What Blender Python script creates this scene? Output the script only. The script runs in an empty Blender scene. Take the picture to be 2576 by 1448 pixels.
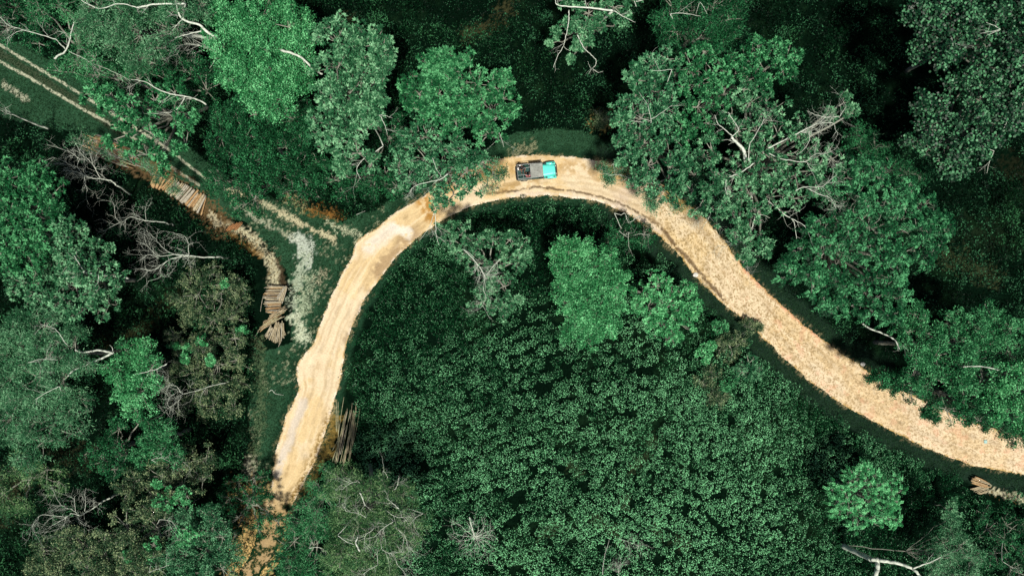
import bpy, math, random
import numpy as np
from mathutils import Vector, Matrix

# ------------------------------------------------------------------ camera, sky, sun, exposure
scene = bpy.context.scene
H = 75.0                       # drone height, metres
W = 110.0                      # ground width seen
S0 = W / 2575.0                # metres per traced pixel on the ground
cam_d = bpy.data.cameras.new("camera")
cam = bpy.data.objects.new("camera", cam_d)
scene.collection.objects.link(cam)
cam.location = (0, 0, H)
cam.rotation_euler = (0, 0, 0)
cam_d.sensor_width = 36.0
cam_d.lens = 36.0 * H / W
cam_d.clip_end = 2000
scene.camera = cam

SUN_EL, SUN_AZ = math.radians(70), math.radians(170)     # azimuth clockwise from +Y (image top)
world = bpy.data.worlds.new("World")
scene.world = world
world.use_nodes = True
wn = world.node_tree
for n in list(wn.nodes): wn.nodes.remove(n)
sky = wn.nodes.new("ShaderNodeTexSky"); sky.sky_type = 'NISHITA'; sky.sun_disc = False
sky.sun_elevation = SUN_EL; sky.sun_rotation = SUN_AZ
sky.air_density = 1.0; sky.dust_density = 3.0; sky.ozone_density = 0.6
bg = wn.nodes.new("ShaderNodeBackground"); bg.inputs[1].default_value = 0.055
wo = wn.nodes.new("ShaderNodeOutputWorld")
wn.links.new(sky.outputs[0], bg.inputs[0]); wn.links.new(bg.outputs[0], wo.inputs[0])
sun_d = bpy.data.lights.new("sun", 'SUN'); sun_d.energy = 4.8; sun_d.angle = math.radians(4)
sun_d.color = (1.0, 0.95, 0.86)
sun = bpy.data.objects.new("sun", sun_d); scene.collection.objects.link(sun)
sd = Vector((math.sin(SUN_AZ)*math.cos(SUN_EL), math.cos(SUN_AZ)*math.cos(SUN_EL), math.sin(SUN_EL)))
sun.rotation_euler = (-sd).to_track_quat('-Z', 'Y').to_euler()
sun.location = sd * 100
scene.view_settings.view_transform = 'Standard'
scene.view_settings.look = 'None'
scene.view_settings.exposure = 0.12
scene.view_settings.gamma = 1.0

# ------------------------------------------------------------------ helpers
RNG = np.random.default_rng(7)
random.seed(7)
C = scene.collection
ROTATED = set()

def P(px, py, z=0.0):
    """point of the place at height z that the traced spot belongs to"""
    k = S0 * (H - z) / H
    return Vector(((px-1287.5)*k, -(py-724.0)*k, z))

def link(name, me, mat=None, parent=None):
    o = bpy.data.objects.new(name, me); C.objects.link(o)
    if mat is not None:
        for m in (mat if isinstance(mat, (list, tuple)) else [mat]): me.materials.append(m)
    if parent is not None:
        o.parent = parent
        o.matrix_parent_inverse = Matrix.Translation(-Vector(parent.location)) if not (parent.name in ROTATED) else Matrix.Identity(4)
    return o

def tag(o, label=None, cat=None, group=None, kind=None):
    if label: o['label'] = label
    if cat: o['category'] = cat
    if group: o['group'] = group
    if kind: o['kind'] = kind
    return o

def empty(name, loc):
    o = bpy.data.objects.new(name, None); C.objects.link(o)
    o.location = loc; o.empty_display_size = 0.5
    return o

def np_mesh(name, V, F, smooth=False):
    """V (n,3); F (m,k) one polygon size"""
    me = bpy.data.meshes.new(name)
    V = np.asarray(V, dtype=np.float32); F = np.asarray(F, dtype=np.int32)
    k = F.shape[1]
    me.vertices.add(len(V)); me.vertices.foreach_set("co", V.ravel())
    me.loops.add(F.size); me.loops.foreach_set("vertex_index", F.ravel())
    me.polygons.add(len(F))
    me.polygons.foreach_set("loop_start", np.arange(len(F), dtype=np.int32)*k)
    me.polygons.foreach_set("loop_total", np.full(len(F), k, dtype=np.int32))
    if smooth: me.polygons.foreach_set("use_smooth", np.ones(len(F), dtype=bool))
    me.update(calc_edges=True)
    return me

def set_col(me, col):
    a = me.color_attributes.new("Col", 'FLOAT_COLOR', 'POINT')
    c = np.ones((len(col), 4), dtype=np.float32); c[:, :3] = col
    a.data.foreach_set("color", c.ravel())

class MB:
    def __init__(s): s.v = []; s.f = []; s.m = []
    def add(s, vs, fs, mi=0):
        b = len(s.v); s.v += [tuple(v) for v in vs]
        s.f += [tuple(i+b for i in f) for f in fs]; s.m += [mi]*len(fs)
    def box(s, c, d, rot=None, mi=0, taper=None, bev=0.0):
        x, y, z = d[0]/2, d[1]/2, d[2]/2
        tx, ty = taper if taper else (1, 1)
        if bev <= 0:
            vs = [(-x,-y,-z),(x,-y,-z),(x,y,-z),(-x,y,-z),(-x*tx,-y*ty,z),(x*tx,-y*ty,z),(x*tx,y*ty,z),(-x*tx,y*ty,z)]
            fs = [(0,3,2,1),(4,5,6,7),(0,1,5,4),(1,2,6,5),(2,3,7,6),(3,0,4,7)]
        else:
            b = min(bev, x*.45, y*.45, z*.9)
            def ring(X, Y, Z, bb): 
                return [(-X+bb,-Y,Z),(X-bb,-Y,Z),(X,-Y+bb,Z),(X,Y-bb,Z),(X-bb,Y,Z),(-X+bb,Y,Z),(-X,Y-bb,Z),(-X,-Y+bb,Z)]
            vs = ring(x, y, -z, b) + ring(x*tx, y*ty, z-b, b) + ring((x-b*.7)*tx, (y-b*.7)*ty, z, b)
            fs = [tuple(range(7, -1, -1)), tuple(range(16, 24))]
            for r in (0, 8):
                for i in range(8): fs.append((r+i, r+(i+1) % 8, r+8+(i+1) % 8, r+8+i))
        c = Vector(c)
        vs = [Vector(v) for v in vs]
        if rot is not None: vs = [rot @ v for v in vs]
        s.add([v+c for v in vs], fs, mi)
    def tube(s, pts, rad, n=6, mi=0, caps=True):
        pts = [Vector(p) for p in pts]
        if len(pts) < 2: return
        if not hasattr(rad, '__len__'): rad = [rad]*len(pts)
        vs = []; fs = []
        up = Vector((0, 0, 1)); prev = None
        for i, p in enumerate(pts):
            t = (pts[min(i+1, len(pts)-1)] - pts[max(i-1, 0)])
            if t.length < 1e-6: t = Vector((0, 0, 1))
            t.normalize()
            a = prev if prev is not None else (Vector((1, 0, 0)) if abs(t.z) > .8 else up)
            a = a - t*a.dot(t)
            if a.length < 1e-4: a = t.orthogonal()
            a.normalize(); prev = a; b = t.cross(a)
            for k in range(n):
                an = 2*math.pi*k/n
                vs.append(p + (a*math.cos(an)+b*math.sin(an))*rad[i])
        for i in range(len(pts)-1):
            for k in range(n):
                fs.append((i*n+k, i*n+(k+1) % n, (i+1)*n+(k+1) % n, (i+1)*n+k))
        if caps:
            fs.append(tuple(range(n-1, -1, -1))); fs.append(tuple((len(pts)-1)*n+k for k in range(n)))
        s.add(vs, fs, mi)
    def build(s, name, mat, parent=None, smooth=False):
        me = bpy.data.meshes.new(name); me.from_pydata(s.v, [], s.f)
        o = link(name, me, mat, parent)
        me.polygons.foreach_set("material_index", s.m)
        if smooth: me.polygons.foreach_set("use_smooth", [True]*len(s.f))
        me.update()
        return o

def smoothstep(a, b, x):
    t = np.clip((x-a)/(b-a+1e-9), 0, 1); return t*t*(3-2*t)

def vnoise(x, y, seed=0):
    xi = np.floor(x).astype(np.int64); yi = np.floor(y).astype(np.int64)
    fx = x-xi; fy = y-yi
    fx = fx*fx*(3-2*fx); fy = fy*fy*(3-2*fy)
    def h(a, b):
        n = (a*374761393 + b*668265263 + seed*974711) & 0x7fffffff
        n = ((n ^ (n >> 13))*1274126177) & 0x7fffffff
        return ((n ^ (n >> 16)) & 0xffff)/65535.0
    return (h(xi, yi)*(1-fx)+h(xi+1, yi)*fx)*(1-fy)+(h(xi, yi+1)*(1-fx)+h(xi+1, yi+1)*fx)*fy

def fbm(x, y, sc, oct=4, seed=0):
    v = 0; a = 1; t = 0
    for i in range(oct):
        v = v+a*vnoise(x/sc*2**i+37.1*i, y/sc*2**i-11.3*i, seed+i); t += a; a *= .55
    return v/t

def dpoly(px, py, line):
    """distance (traced pixels) to a polyline"""
    best = np.full(px.shape, 1e9)
    for (x0, y0), (x1, y1) in zip(line[:-1], line[1:]):
        dx, dy = x1-x0, y1-y0; L = dx*dx+dy*dy+1e-9
        t = np.clip(((px-x0)*dx+(py-y0)*dy)/L, 0, 1)
        best = np.minimum(best, np.hypot(px-x0-t*dx, py-y0-t*dy))
    return best

def inpoly(px, py, poly):
    c = np.zeros(px.shape, dtype=bool); j = len(poly)-1
    for i in range(len(poly)):
        xi, yi = poly[i]; xj, yj = poly[j]
        m = ((yi > py) != (yj > py)) & (px < (xj-xi)*(py-yi)/((yj-yi)+1e-12)+xi)
        c ^= m; j = i
    return c

# ------------------------------------------------------------------ traced ground plan (pixels of a 2575 x 1448 plan, 0.0427 m each)
ROAD = [((585,1500),(650,1500)),((600,1448),(655,1448)),((640,1370),(700,1370)),((650,1310),(718,1310)),((652,1262),(742,1255)),
 ((683,1215),(770,1205)),((695,1130),(805,1130)),((718,1050),(830,1050)),((748,980),(850,975)),((750,915),(862,920)),((785,865),(873,860)),
 ((812,795),(903,782)),((845,720),(940,720)),((880,655),(985,660)),((902,603),(1030,617)),((950,570),(1070,583)),((1010,525),(1120,550)),
 ((1070,490),(1175,522)),((1130,440),(1225,508)),((1220,407),(1280,498)),((1300,392),(1330,494)),((1380,390),(1380,492)),((1470,398),(1440,497)),
 ((1550,413),(1510,510)),((1625,443),(1585,543)),((1700,488),(1645,583)),((1765,540),(1700,635)),((1820,605),(1750,695)),((1870,670),(1810,755)),
 ((1930,732),(1870,803)),((2000,800),(1925,855)),((2080,860),(1985,912)),((2160,918),(2060,975)),((2240,965),(2140,1028)),((2330,1010),(2240,1083)),
 ((2430,1055),(2340,1130)),((2520,1085),(2450,1170)),((2620,1110),(2580,1195)),((2720,1130),(2700,1215)),((2950,1170),(2940,1250))]
ROAD = [((540,1640),(600,1640))] + ROAD
ROADPOLY = [a for a, b in ROAD] + [b for a, b in ROAD][::-1]
OUT = [a for a, b in ROAD]; INN = [b for a, b in ROAD]
TRACK = [(-240,5),(-60,97),(0,134),(90,190),(200,260),(300,330),(430,405),(540,478),(640,535),(700,570),(780,600)]
RUT_A = [(-240,-18),(-60,75),(0,112),(60,150),(150,205),(240,260),(330,315),(430,380),(520,452),(580,480),(644,497),(700,533),(777,573),(837,600)]
RUT_B = [(-240,25),(-60,118),(0,155),(90,205),(200,270),(265,305),(340,350),(430,420),(500,465),(590,510),(644,548),(704,580),(745,610)]
G_TRACK = [(-240,-60),(-100,40),(60,110),(200,200),(420,330),(560,440),(660,480),(640,560),(560,540),(470,500),(300,370),(200,330),(100,320),(-100,260),(-240,200)]
G_JUNC = [(560,470),(640,480),(700,500),(860,560),(905,540),(1000,500),(1050,480),(1010,530),(905,600),(850,690),(780,870),(745,960),(735,1020),(690,1130),(665,1225),
          (640,1180),(625,1000),(640,880),(700,870),(735,860),(735,730),(720,680),(660,600),(600,540)]
G_TOP = [(1150,430),(1230,370),(1300,335),(1400,322),(1500,340),(1580,410),(1480,400),(1300,392)]
TEA = INN[1:] + [(2950,1640),(655,1640)]

def jitter_line(px, py, amp=5, sc=14, seed=3):
    nx = (fbm(px, py, sc, 3, seed)-.5)*2*amp; ny = (fbm(px, py, sc, 3, seed+9)-.5)*2*amp
    return px+nx, py+ny

def lay(col, rgb, a):
    return col*(1-a[:, None]) + np.array(rgb)[None]*a[:, None]

def ground_col(px, py):
    n1 = fbm(px, py, 120, 4, 1); n2 = fbm(px, py, 16, 4, 5); n3 = fbm(px, py, 5, 3, 8)
    qx, qy = jitter_line(px, py, 9, 22, 2)
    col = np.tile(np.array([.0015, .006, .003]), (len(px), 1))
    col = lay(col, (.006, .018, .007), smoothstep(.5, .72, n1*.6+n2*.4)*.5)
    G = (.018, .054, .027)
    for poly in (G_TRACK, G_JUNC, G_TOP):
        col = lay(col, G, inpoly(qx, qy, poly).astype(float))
    dr = np.minimum(dpoly(qx, qy, OUT), dpoly(qx, qy, INN))
    col = lay(col, (.009, .021, .013), smoothstep(52, 36, dr)*(px > 1500))  # bank grass darkened: shade of the cut slope put into the colour
    col = lay(col, (.010, .034, .017), smoothstep(26, 12, dr)*(px <= 1500))
    col = col*(0.65+0.7*n2)[:, None]
    gm = smoothstep(.45, .7, n1)
    # centre of the grassy track is brownish
    d = dpoly(px, py, TRACK[:6]); col = lay(col, (.040, .048, .028), smoothstep(17, 8, d+n2*6)*.7)
    def stroke(line, w, rgb, a=1.0, br=1.0, sc=n2):
        nonlocal col
        d = dpoly(qx, qy, line)
        w = w*1.25
        val = (w-d)/w + (sc-.5)*2.6*min(1.4, br) - max(0, br-1)*.16
        m = smoothstep(.12, .42, val)*smoothstep(1.7*w, w, d)
        col = lay(col, rgb, np.clip(m*a, 0, 1))
    pale = (.34, .35, .25)
    for rl in (RUT_A[:9], RUT_B[:9]):
        d = dpoly(px+(fbm(px, py, 9, 2, 71)-.5)*5, py+(fbm(px, py, 9, 2, 72)-.5)*5, rl)
        col = lay(col, pale, smoothstep(4.6, 2.0, d)*smoothstep(.22, .42, n3)*.85)
    stroke(RUT_A[9:], 8, (.38, .35, .22), .9, 1.2, n3); stroke(RUT_B[9:], 8, (.30, .31, .22), .7, 1.6, n3)
    stroke([(820,560),(845,572),(887,583),(905,600)], 9, (.38, .41, .27), .8, 1.5, n3)
    stroke([(720,495),(765,518)], 17, (.28, .26, .13), .6, 1.5, n3)
    stroke([(790,530),(850,545)], 15, (.17, .085, .022), .8, 1.5, n3)
    stroke([(756,604),(766,630),(768,660)], 24, (.38, .42, .35), .8, .8, n2*.4+n3*.6)
    stroke([(766,650),(752,700),(738,740),(742,790)], 17, (.27, .32, .23), .85, 1.3, n2*.4+n3*.6)
    stroke([(785,700),(765,760),(748,800),(762,845)], 22, (.24, .29, .19), .8, 1.9, n2*.3+n3*.7)
    stroke([(745,800),(765,850)], 14, (.38, .42, .30), .8, 1., n3)
    stroke([(800,705),(815,690)], 12, (.3, .27, .18), .6, 1.5, n3)
    stroke([(575,568),(612,588),(640,605),(672,640),(690,690),(693,735)], 15, (.33, .31, .20), .95, .7, n3)
    stroke([(580,590),(650,635)], 10, (.20, .12, .04), .6, 1, n3)
    stroke([(700,650),(712,715)], 7, (.05, .035, .02), .8, .6, n3)
    stroke([(650,860),(658,960),(655,1040),(640,1120),(632,1200)], 15, (.08, .11, .055), .6, 1.2, n3)
    stroke([(625,1165),(632,1200)], 18, (.34, .34, .24), .8, 1.2, n3)
    stroke([(370,420),(450,470),(530,540),(560,570)], 26, (.10, .065, .03), .8, 1., n3)
    stroke([(535,545),(548,565)], 10, (.38, .34, .22), .9, 1, n3)
    stroke([(240,370),(350,420)], 20, (.10, .07, .035), .8, 1., n3)
    stroke([(480,720),(420,770),(350,835),(250,870)], 20, (.035, .034, .014), .5, 2, n3)
    stroke([(10,210),(70,250)], 8, (.34, .35, .25), .8, 1, n3)
    stroke([(20,1230),(60,1190),(150,1140),(230,1150)], 32, (.05, .055, .028), .5, 2, n3)
    stroke([(0,1300),(30,1250)], 26, (.05, .05, .026), .5, 1.6, n3)
    stroke([(640,1250),(655,1350),(620,1420)], 46, (.48, .33, .13), .9, 1., n3)
    stroke([(842,1060),(828,1110),(800,1170),(770,1230)], 16, (.16, .11, .03), .9, 1.1, n3)
    stroke([(2470,1222),(2500,1235),(2600,1265)], 9, (.38, .36, .24), .9, 1.2, n3)
    stroke([(1180,90),(1240,60),(1280,20)], 18, (.045, .045, .02), .6, 1.6, n3)
    stroke([(870,55),(930,90),(960,120)], 20, (.045, .045, .02), .6, 1.6, n3)
    stroke([(1520,300),(1500,310)], 18, (.22, .17, .06), .7, 1.6, n3)
    stroke([(1300,380),(1330,372)], 14, (.28, .27, .16), .5, 1.6, n3)
    stroke([(2440,590),(2520,600)], 44, (.008, .014, .007), .6, 2, n3)
    stroke([(2540,420),(2575,440)], 34, (.010, .012, .006), .7, 2, n3)
    for ln in ([(1505,1310),(1545,1335)], [(1590,1180),(1600,1165),(1620,1150)], [(1570,1260),(1572,1275)], [(1635,1120),(1645,1105)], [(1440,1170),(1450,1185)], [(1360,1345),(1400,1325)], [(1650,1330),(1660,1345)], [(1700,1355),(1720,1370)], [(1555,1355),(1560,1370)], [(1780,940),(1770,960)]):
        stroke(ln, 13, (.03, .045, .02), .5, 1.5, n3)
    stroke([(2380,640),(2490,690)], 26, (.035, .045, .02), .6, 2, n3)
    col = lay(col, (.26, .21, .115), smoothstep(11, 0, dr)*smoothstep(.50, .62, n3)*.75*(py < 1300))
    # crumbs of bare pale soil in the junction grass
    jn = inpoly(qx, qy, G_JUNC) & (fbm(px, py, 45, 3, 44) > .52)
    col = lay(col, (.22, .24, .15), smoothstep(.60, .68, n3)*jn*.7)
    return col

def road_col(px, py, u, v):
    """v 0 = outer edge, 1 = inner edge"""
    n4 = fbm(u*2700, v*110, 1.0, 1, 5)*0; n4 = fbm(u*2700+30*fbm(px, py, 30, 2, 92), v*110*8+18*fbm(px, py, 25, 2, 93), 64, 4, 90)
    n1 = fbm(px, py, 70, 4, 11); n2 = fbm(px, py, 14, 4, 15); n3 = fbm(px, py, 4, 3, 18)
    col = np.tile(np.array([.56, .425, .232]), (len(px), 1))
    col = lay(col, (.61, .51, .355), smoothstep(.42, .60, n1)*.75)
    col = lay(col, (.32, .21, .095), smoothstep(.50, .78, n2*.45+n4*.55)*(.45+.25*smoothstep(1560, 1680, px)))
    col = lay(col, (.66, .55, .38), smoothstep(.46, .25, n4)*.5)
    # straw-coloured litter on the right hand half
    right = smoothstep(1560, 1680, px)
    col = lay(col, (.24, .165, .07), smoothstep(.52, .62, vnoise(px/3.0, py/1.5, 55)*.6+n3*.4)*.9*right)
    col = lay(col, (.70, .58, .38), smoothstep(.45, .33, n3)*.5*right)
    col = lay(col, (.60, .47, .34), smoothstep(1700, 2300, px)*.2)
    rd = smoothstep(.60, .70, fbm(px, py, 18, 3, 31))
    col = lay(col, (.60, .30, .19), rd*.3*right*smoothstep(1800, 1950, px))
    col = lay(col, (.60, .26, .15), smoothstep(.16, .03, v+n2*.1)*.7*smoothstep(1820, 1880, px)*smoothstep(2150, 1950, px))
    qx, qy = jitter_line(px, py, 10, 24, 4)
    def stroke(line, w, rgb, a=1.0, sc=n2, thr=.45):
        nonlocal col
        if rgb[1] < .45: rgb = tuple(c*.70 for c in rgb)
        else: rgb = tuple(c*.9 for c in rgb)
        d = dpoly(qx, qy, line)
        m = smoothstep(w, w*.3, d)*smoothstep(thr-.12, thr+.1, sc)
        col = lay(col, rgb, np.clip(m*a, 0, 1))
    stroke([(960,680),(1000,640),(1040,600)], 40, (.36, .24, .13), .7, n2, .35)
    stroke([(905,830),(895,900),(870,1000)], 22, (.38, .27, .16), .6, n2, .35)
    stroke([(935,740),(905,800),(880,860)], 26, (.33, .23, .13), .7, n2, .30)
    stroke([(860,1000),(850,1060)], 14, (.66, .62, .56), .8, n2, .3)
    stroke([(990,570),(1025,590)], 20, (.72, .68, .58), .9, n2, .3)
    stroke([(930,620),(985,575)], 26, (.70, .64, .54), .8, n2, .3)
    stroke([(1060,505),(1085,540)], 30, (.50, .25, .05), .9, n2, .42)
    stroke([(1140,470),(1230,430)], 30, (.50, .30, .08), .7, n2, .42)
    stroke([(1240,425),(1420,415),(1520,440),(1640,470)], 30, (.50, .28, .06), .55, n2, .45)
    stroke([(1230,480),(1350,455)], 18, (.46, .27, .07), .6, n2, .45)
    stroke([(1550,420),(1700,500),(1720,520)], 22, (.42, .26, .05), .8, n2, .42)
    stroke([(1600,470),(1560,500)], 30, (.62, .50, .38), .6, n2, .35)
    stroke([(1650,580),(1560,520),(1430,495),(1280,492)], 14, (.62, .52, .42), .6, n2, .3)
    stroke([(1630,570),(1700,650),(1760,715),(1800,752)], 13, (.50, .40, .27), .8, n2, .25)
    stroke([(760,1010),(742,1060),(722,1130),(700,1190)], 16, (.58, .52, .44), .8, n2, .3)
    # eroded, damp groove along the inner lane
    groove = [(1225,487),(1290,480),(1345,470),(1430,478),(1530,500),(1590,525),(1654,563),(1697,616),(1731,653),(1764,690),(1787,716),(1821,753)]
    d = dpoly(*jitter_line(px, py, 4, 9, 40), groove)
    gw = np.where(px > 1630, 6.5, 4.2)
    m = smoothstep(gw, gw*.35, d)*smoothstep(.30, .46, fbm(px, py, 9, 3, 41))
    col = lay(col, (.085, .052, .026), m*.85)
    # weedy, ragged lower right edge
    d = dpoly(qx, qy, [(838,1040),(808,1110),(778,1180),(742,1250)])
    col = lay(col, (.17, .10, .018), smoothstep(26, 5, d)*smoothstep(.40, .56, n3)*.9)
    # stain of worn wheel lines
    for c0 in (.3, .68):
        w = np.abs(v-c0-.03*np.sin(u*9))
        col = col*(1-.13*smoothstep(.10, .02, w)*smoothstep(.35, .6, n2))[:, None]
    for c0 in (.22, .42, .62, .80):
        w = np.abs(v-c0-.04*np.sin(u*7+c0*9)-.08*(fbm(px, py, 60, 2, 97)-.5))
        col = lay(col, (.34, .245, .13), smoothstep(.06, .01, w)*smoothstep(.42, .62, fbm(px, py, 75, 2, 98))*.38)
    e = np.minimum(v, 1-v)
    col = lay(col, (.70, .62, .52), smoothstep(.10, .03, e+n2*.06)*.5*(1-right))
    col = lay(col, (.34, .22, .06), smoothstep(.05, .0, e-n3*.05+.02)*.75*(n2 > .48))
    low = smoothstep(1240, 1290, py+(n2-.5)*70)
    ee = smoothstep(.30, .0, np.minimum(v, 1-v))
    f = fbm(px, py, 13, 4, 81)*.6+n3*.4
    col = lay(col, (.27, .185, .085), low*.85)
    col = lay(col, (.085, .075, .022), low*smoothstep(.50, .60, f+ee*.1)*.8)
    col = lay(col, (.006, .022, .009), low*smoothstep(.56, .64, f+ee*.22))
    return col*(.91+.18*n3)[:, None]

def terrain(x, y, px, py):
    """gentle relief; level where the road and the track run"""
    dr = np.minimum(dpoly(px, py, OUT), dpoly(px, py, INN))
    ins = inpoly(px, py, ROADPOLY)
    dr = np.where(ins, 0, dr)
    dt = dpoly(px, py, TRACK)
    dd = np.minimum(dr-6, dt-30)
    k = smoothstep(0, 60, dd)
    return -0.03 + k*(.5*(fbm(x, y, 14, 3, 50)-.45))

# ------------------------------------------------------------------ materials
def newmat(name):
    m = bpy.data.materials.new(name); m.use_nodes = True
    nt = m.node_tree
    for n in list(nt.nodes): nt.nodes.remove(n)
    out = nt.nodes.new("ShaderNodeOutputMaterial")
    b = nt.nodes.new("ShaderNodeBsdfPrincipled")
    nt.links.new(b.outputs[0], out.inputs[0])
    return m, nt, b, out

def ground_mat(name, rough=.95, fine=.35, scale=9, bump=.03):
    m, nt, b, out = newmat(name)
    at = nt.nodes.new("ShaderNodeVertexColor"); at.layer_name = "Col"
    tc = nt.nodes.new("ShaderNodeTexCoord")
    nz = nt.nodes.new("ShaderNodeTexNoise"); nz.inputs['Scale'].default_value = scale; nz.inputs['Detail'].default_value = 5
    nt.links.new(tc.outputs['Object'], nz.inputs['Vector'])
    mr = nt.nodes.new("ShaderNodeMapRange"); mr.inputs[1].default_value = .3; mr.inputs[2].default_value = .7
    mr.inputs[3].default_value = 1-fine; mr.inputs[4].default_value = 1+fine
    nt.links.new(nz.outputs[0], mr.inputs[0])
    mx = nt.nodes.new("ShaderNodeMix"); mx.data_type = 'RGBA'; mx.blend_type = 'MULTIPLY'; mx.inputs[0].default_value = 1
    nt.links.new(at.outputs[0], mx.inputs[6]); nt.links.new(mr.outputs[0], mx.inputs[7])
    nt.links.new(mx.outputs[2], b.inputs['Base Color'])
    b.inputs['Roughness'].default_value = rough
    b.inputs['Specular IOR Level'].default_value = .0
    bp = nt.nodes.new("ShaderNodeBump"); bp.inputs['Distance'].default_value = bump; bp.inputs['Strength'].default_value = .8
    nt.links.new(nz.outputs[0], bp.inputs['Height']); nt.links.new(bp.outputs[0], b.inputs['Normal'])
    return m

def leaf_mat(name, dark, mid, light, rough=.5, spec=.10, trans=.12, scale=.5, lo=.32, mp=.72):
    dark, mid, light = [(c[0]*1.12, c[1], c[2]*.88) for c in (dark, mid, light)]
    m, nt, b, out = newmat(name)
    geo = nt.nodes.new("ShaderNodeNewGeometry")
    tc = nt.nodes.new("ShaderNodeTexCoord")
    nz = nt.nodes.new("ShaderNodeTexNoise"); nz.inputs['Scale'].default_value = scale; nz.inputs['Detail'].default_value = 3
    nt.links.new(tc.outputs['Object'], nz.inputs['Vector'])
    mm = nt.nodes.new("ShaderNodeMath"); mm.operation = 'MULTIPLY'; mm.inputs[1].default_value = .55
    mm.inputs[1].default_value = .42
    nt.links.new(geo.outputs['Random Per Island'], mm.inputs[0])
    at = nt.nodes.new("ShaderNodeAttribute"); at.attribute_name = "tuft"
    m1 = nt.nodes.new("ShaderNodeMath"); m1.operation = 'MULTIPLY_ADD'; m1.inputs[1].default_value = .42
    nt.links.new(at.outputs['Fac'], m1.inputs[0]); nt.links.new(mm.outputs[0], m1.inputs[2])
    m2 = nt.nodes.new("ShaderNodeMath"); m2.operation = 'MULTIPLY_ADD'; m2.inputs[1].default_value = .55
    nt.links.new(nz.outputs[0], m2.inputs[0]); nt.links.new(m1.outputs[0], m2.inputs[2])
    cr = nt.nodes.new("ShaderNodeValToRGB")
    e = cr.color_ramp.elements
    e[0].position = lo; e[0].color = (*dark, 1); e[1].position = 1.0; e[1].color = (*light, 1)  # pale end carries leaf glints as colour, beside the leaves' own tone
    k = e.new(mp); k.color = (*mid, 1)
    nt.links.new(m2.outputs[0], cr.inputs[0])
    nt.links.new(cr.outputs[0], b.inputs['Base Color'])
    b.inputs['Roughness'].default_value = rough; b.inputs['Specular IOR Level'].default_value = spec
    tr = nt.nodes.new("ShaderNodeBsdfTranslucent"); nt.links.new(cr.outputs[0], tr.inputs[0])
    ms = nt.nodes.new("ShaderNodeMixShader"); ms.inputs[0].default_value = trans
    nt.links.new(b.outputs[0], ms.inputs[1]); nt.links.new(tr.outputs[0], ms.inputs[2])
    nt.links.new(ms.outputs[0], out.inputs[0])
    return m

def bark_mat(name, a, b_, scale=6, rough=.85):
    m, nt, b, out = newmat(name)
    tc = nt.nodes.new("ShaderNodeTexCoord")
    nz = nt.nodes.new("ShaderNodeTexNoise"); nz.inputs['Scale'].default_value = scale; nz.inputs['Detail'].default_value = 4
    nt.links.new(tc.outputs['Object'], nz.inputs['Vector'])
    geo = nt.nodes.new("ShaderNodeNewGeometry")
    ad = nt.nodes.new("ShaderNodeMath"); ad.operation = 'MULTIPLY_ADD'; ad.inputs[1].default_value = .3
    nt.links.new(geo.outputs['Random Per Island'], ad.inputs[0]); nt.links.new(nz.outputs[0], ad.inputs[2])
    cr = nt.nodes.new("ShaderNodeValToRGB"); e = cr.color_ramp.elements
    e[0].position = .4; e[0].color = (*a, 1); e[1].position = .85; e[1].color = (*b_, 1)
    nt.links.new(ad.outputs[0], cr.inputs[0]); nt.links.new(cr.outputs[0], b.inputs['Base Color'])
    b.inputs['Roughness'].default_value = rough; b.inputs['Specular IOR Level'].default_value = .2
    return m

def plain_mat(name, col, rough=.5, spec=.5, metal=0, var=.15, scale=8, coat=0):
    m, nt, b, out = newmat(name)
    tc = nt.nodes.new("ShaderNodeTexCoord")
    nz = nt.nodes.new("ShaderNodeTexNoise"); nz.inputs['Scale'].default_value = scale; nz.inputs['Detail'].default_value = 4
    nt.links.new(tc.outputs['Object'], nz.inputs['Vector'])
    cr = nt.nodes.new("ShaderNodeValToRGB"); e = cr.color_ramp.elements
    e[0].position = .3; e[0].color = (*[c*(1-var) for c in col], 1); e[1].position = .7; e[1].color = (*[min(1, c*(1+var)) for c in col], 1)
    nt.links.new(nz.outputs[0], cr.inputs[0]); nt.links.new(cr.outputs[0], b.inputs['Base Color'])
    b.inputs['Roughness'].default_value = rough; b.inputs['Specular IOR Level'].default_value = spec
    b.inputs['Metallic'].default_value = metal; b.inputs['Coat Weight'].default_value = coat
    return m

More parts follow.
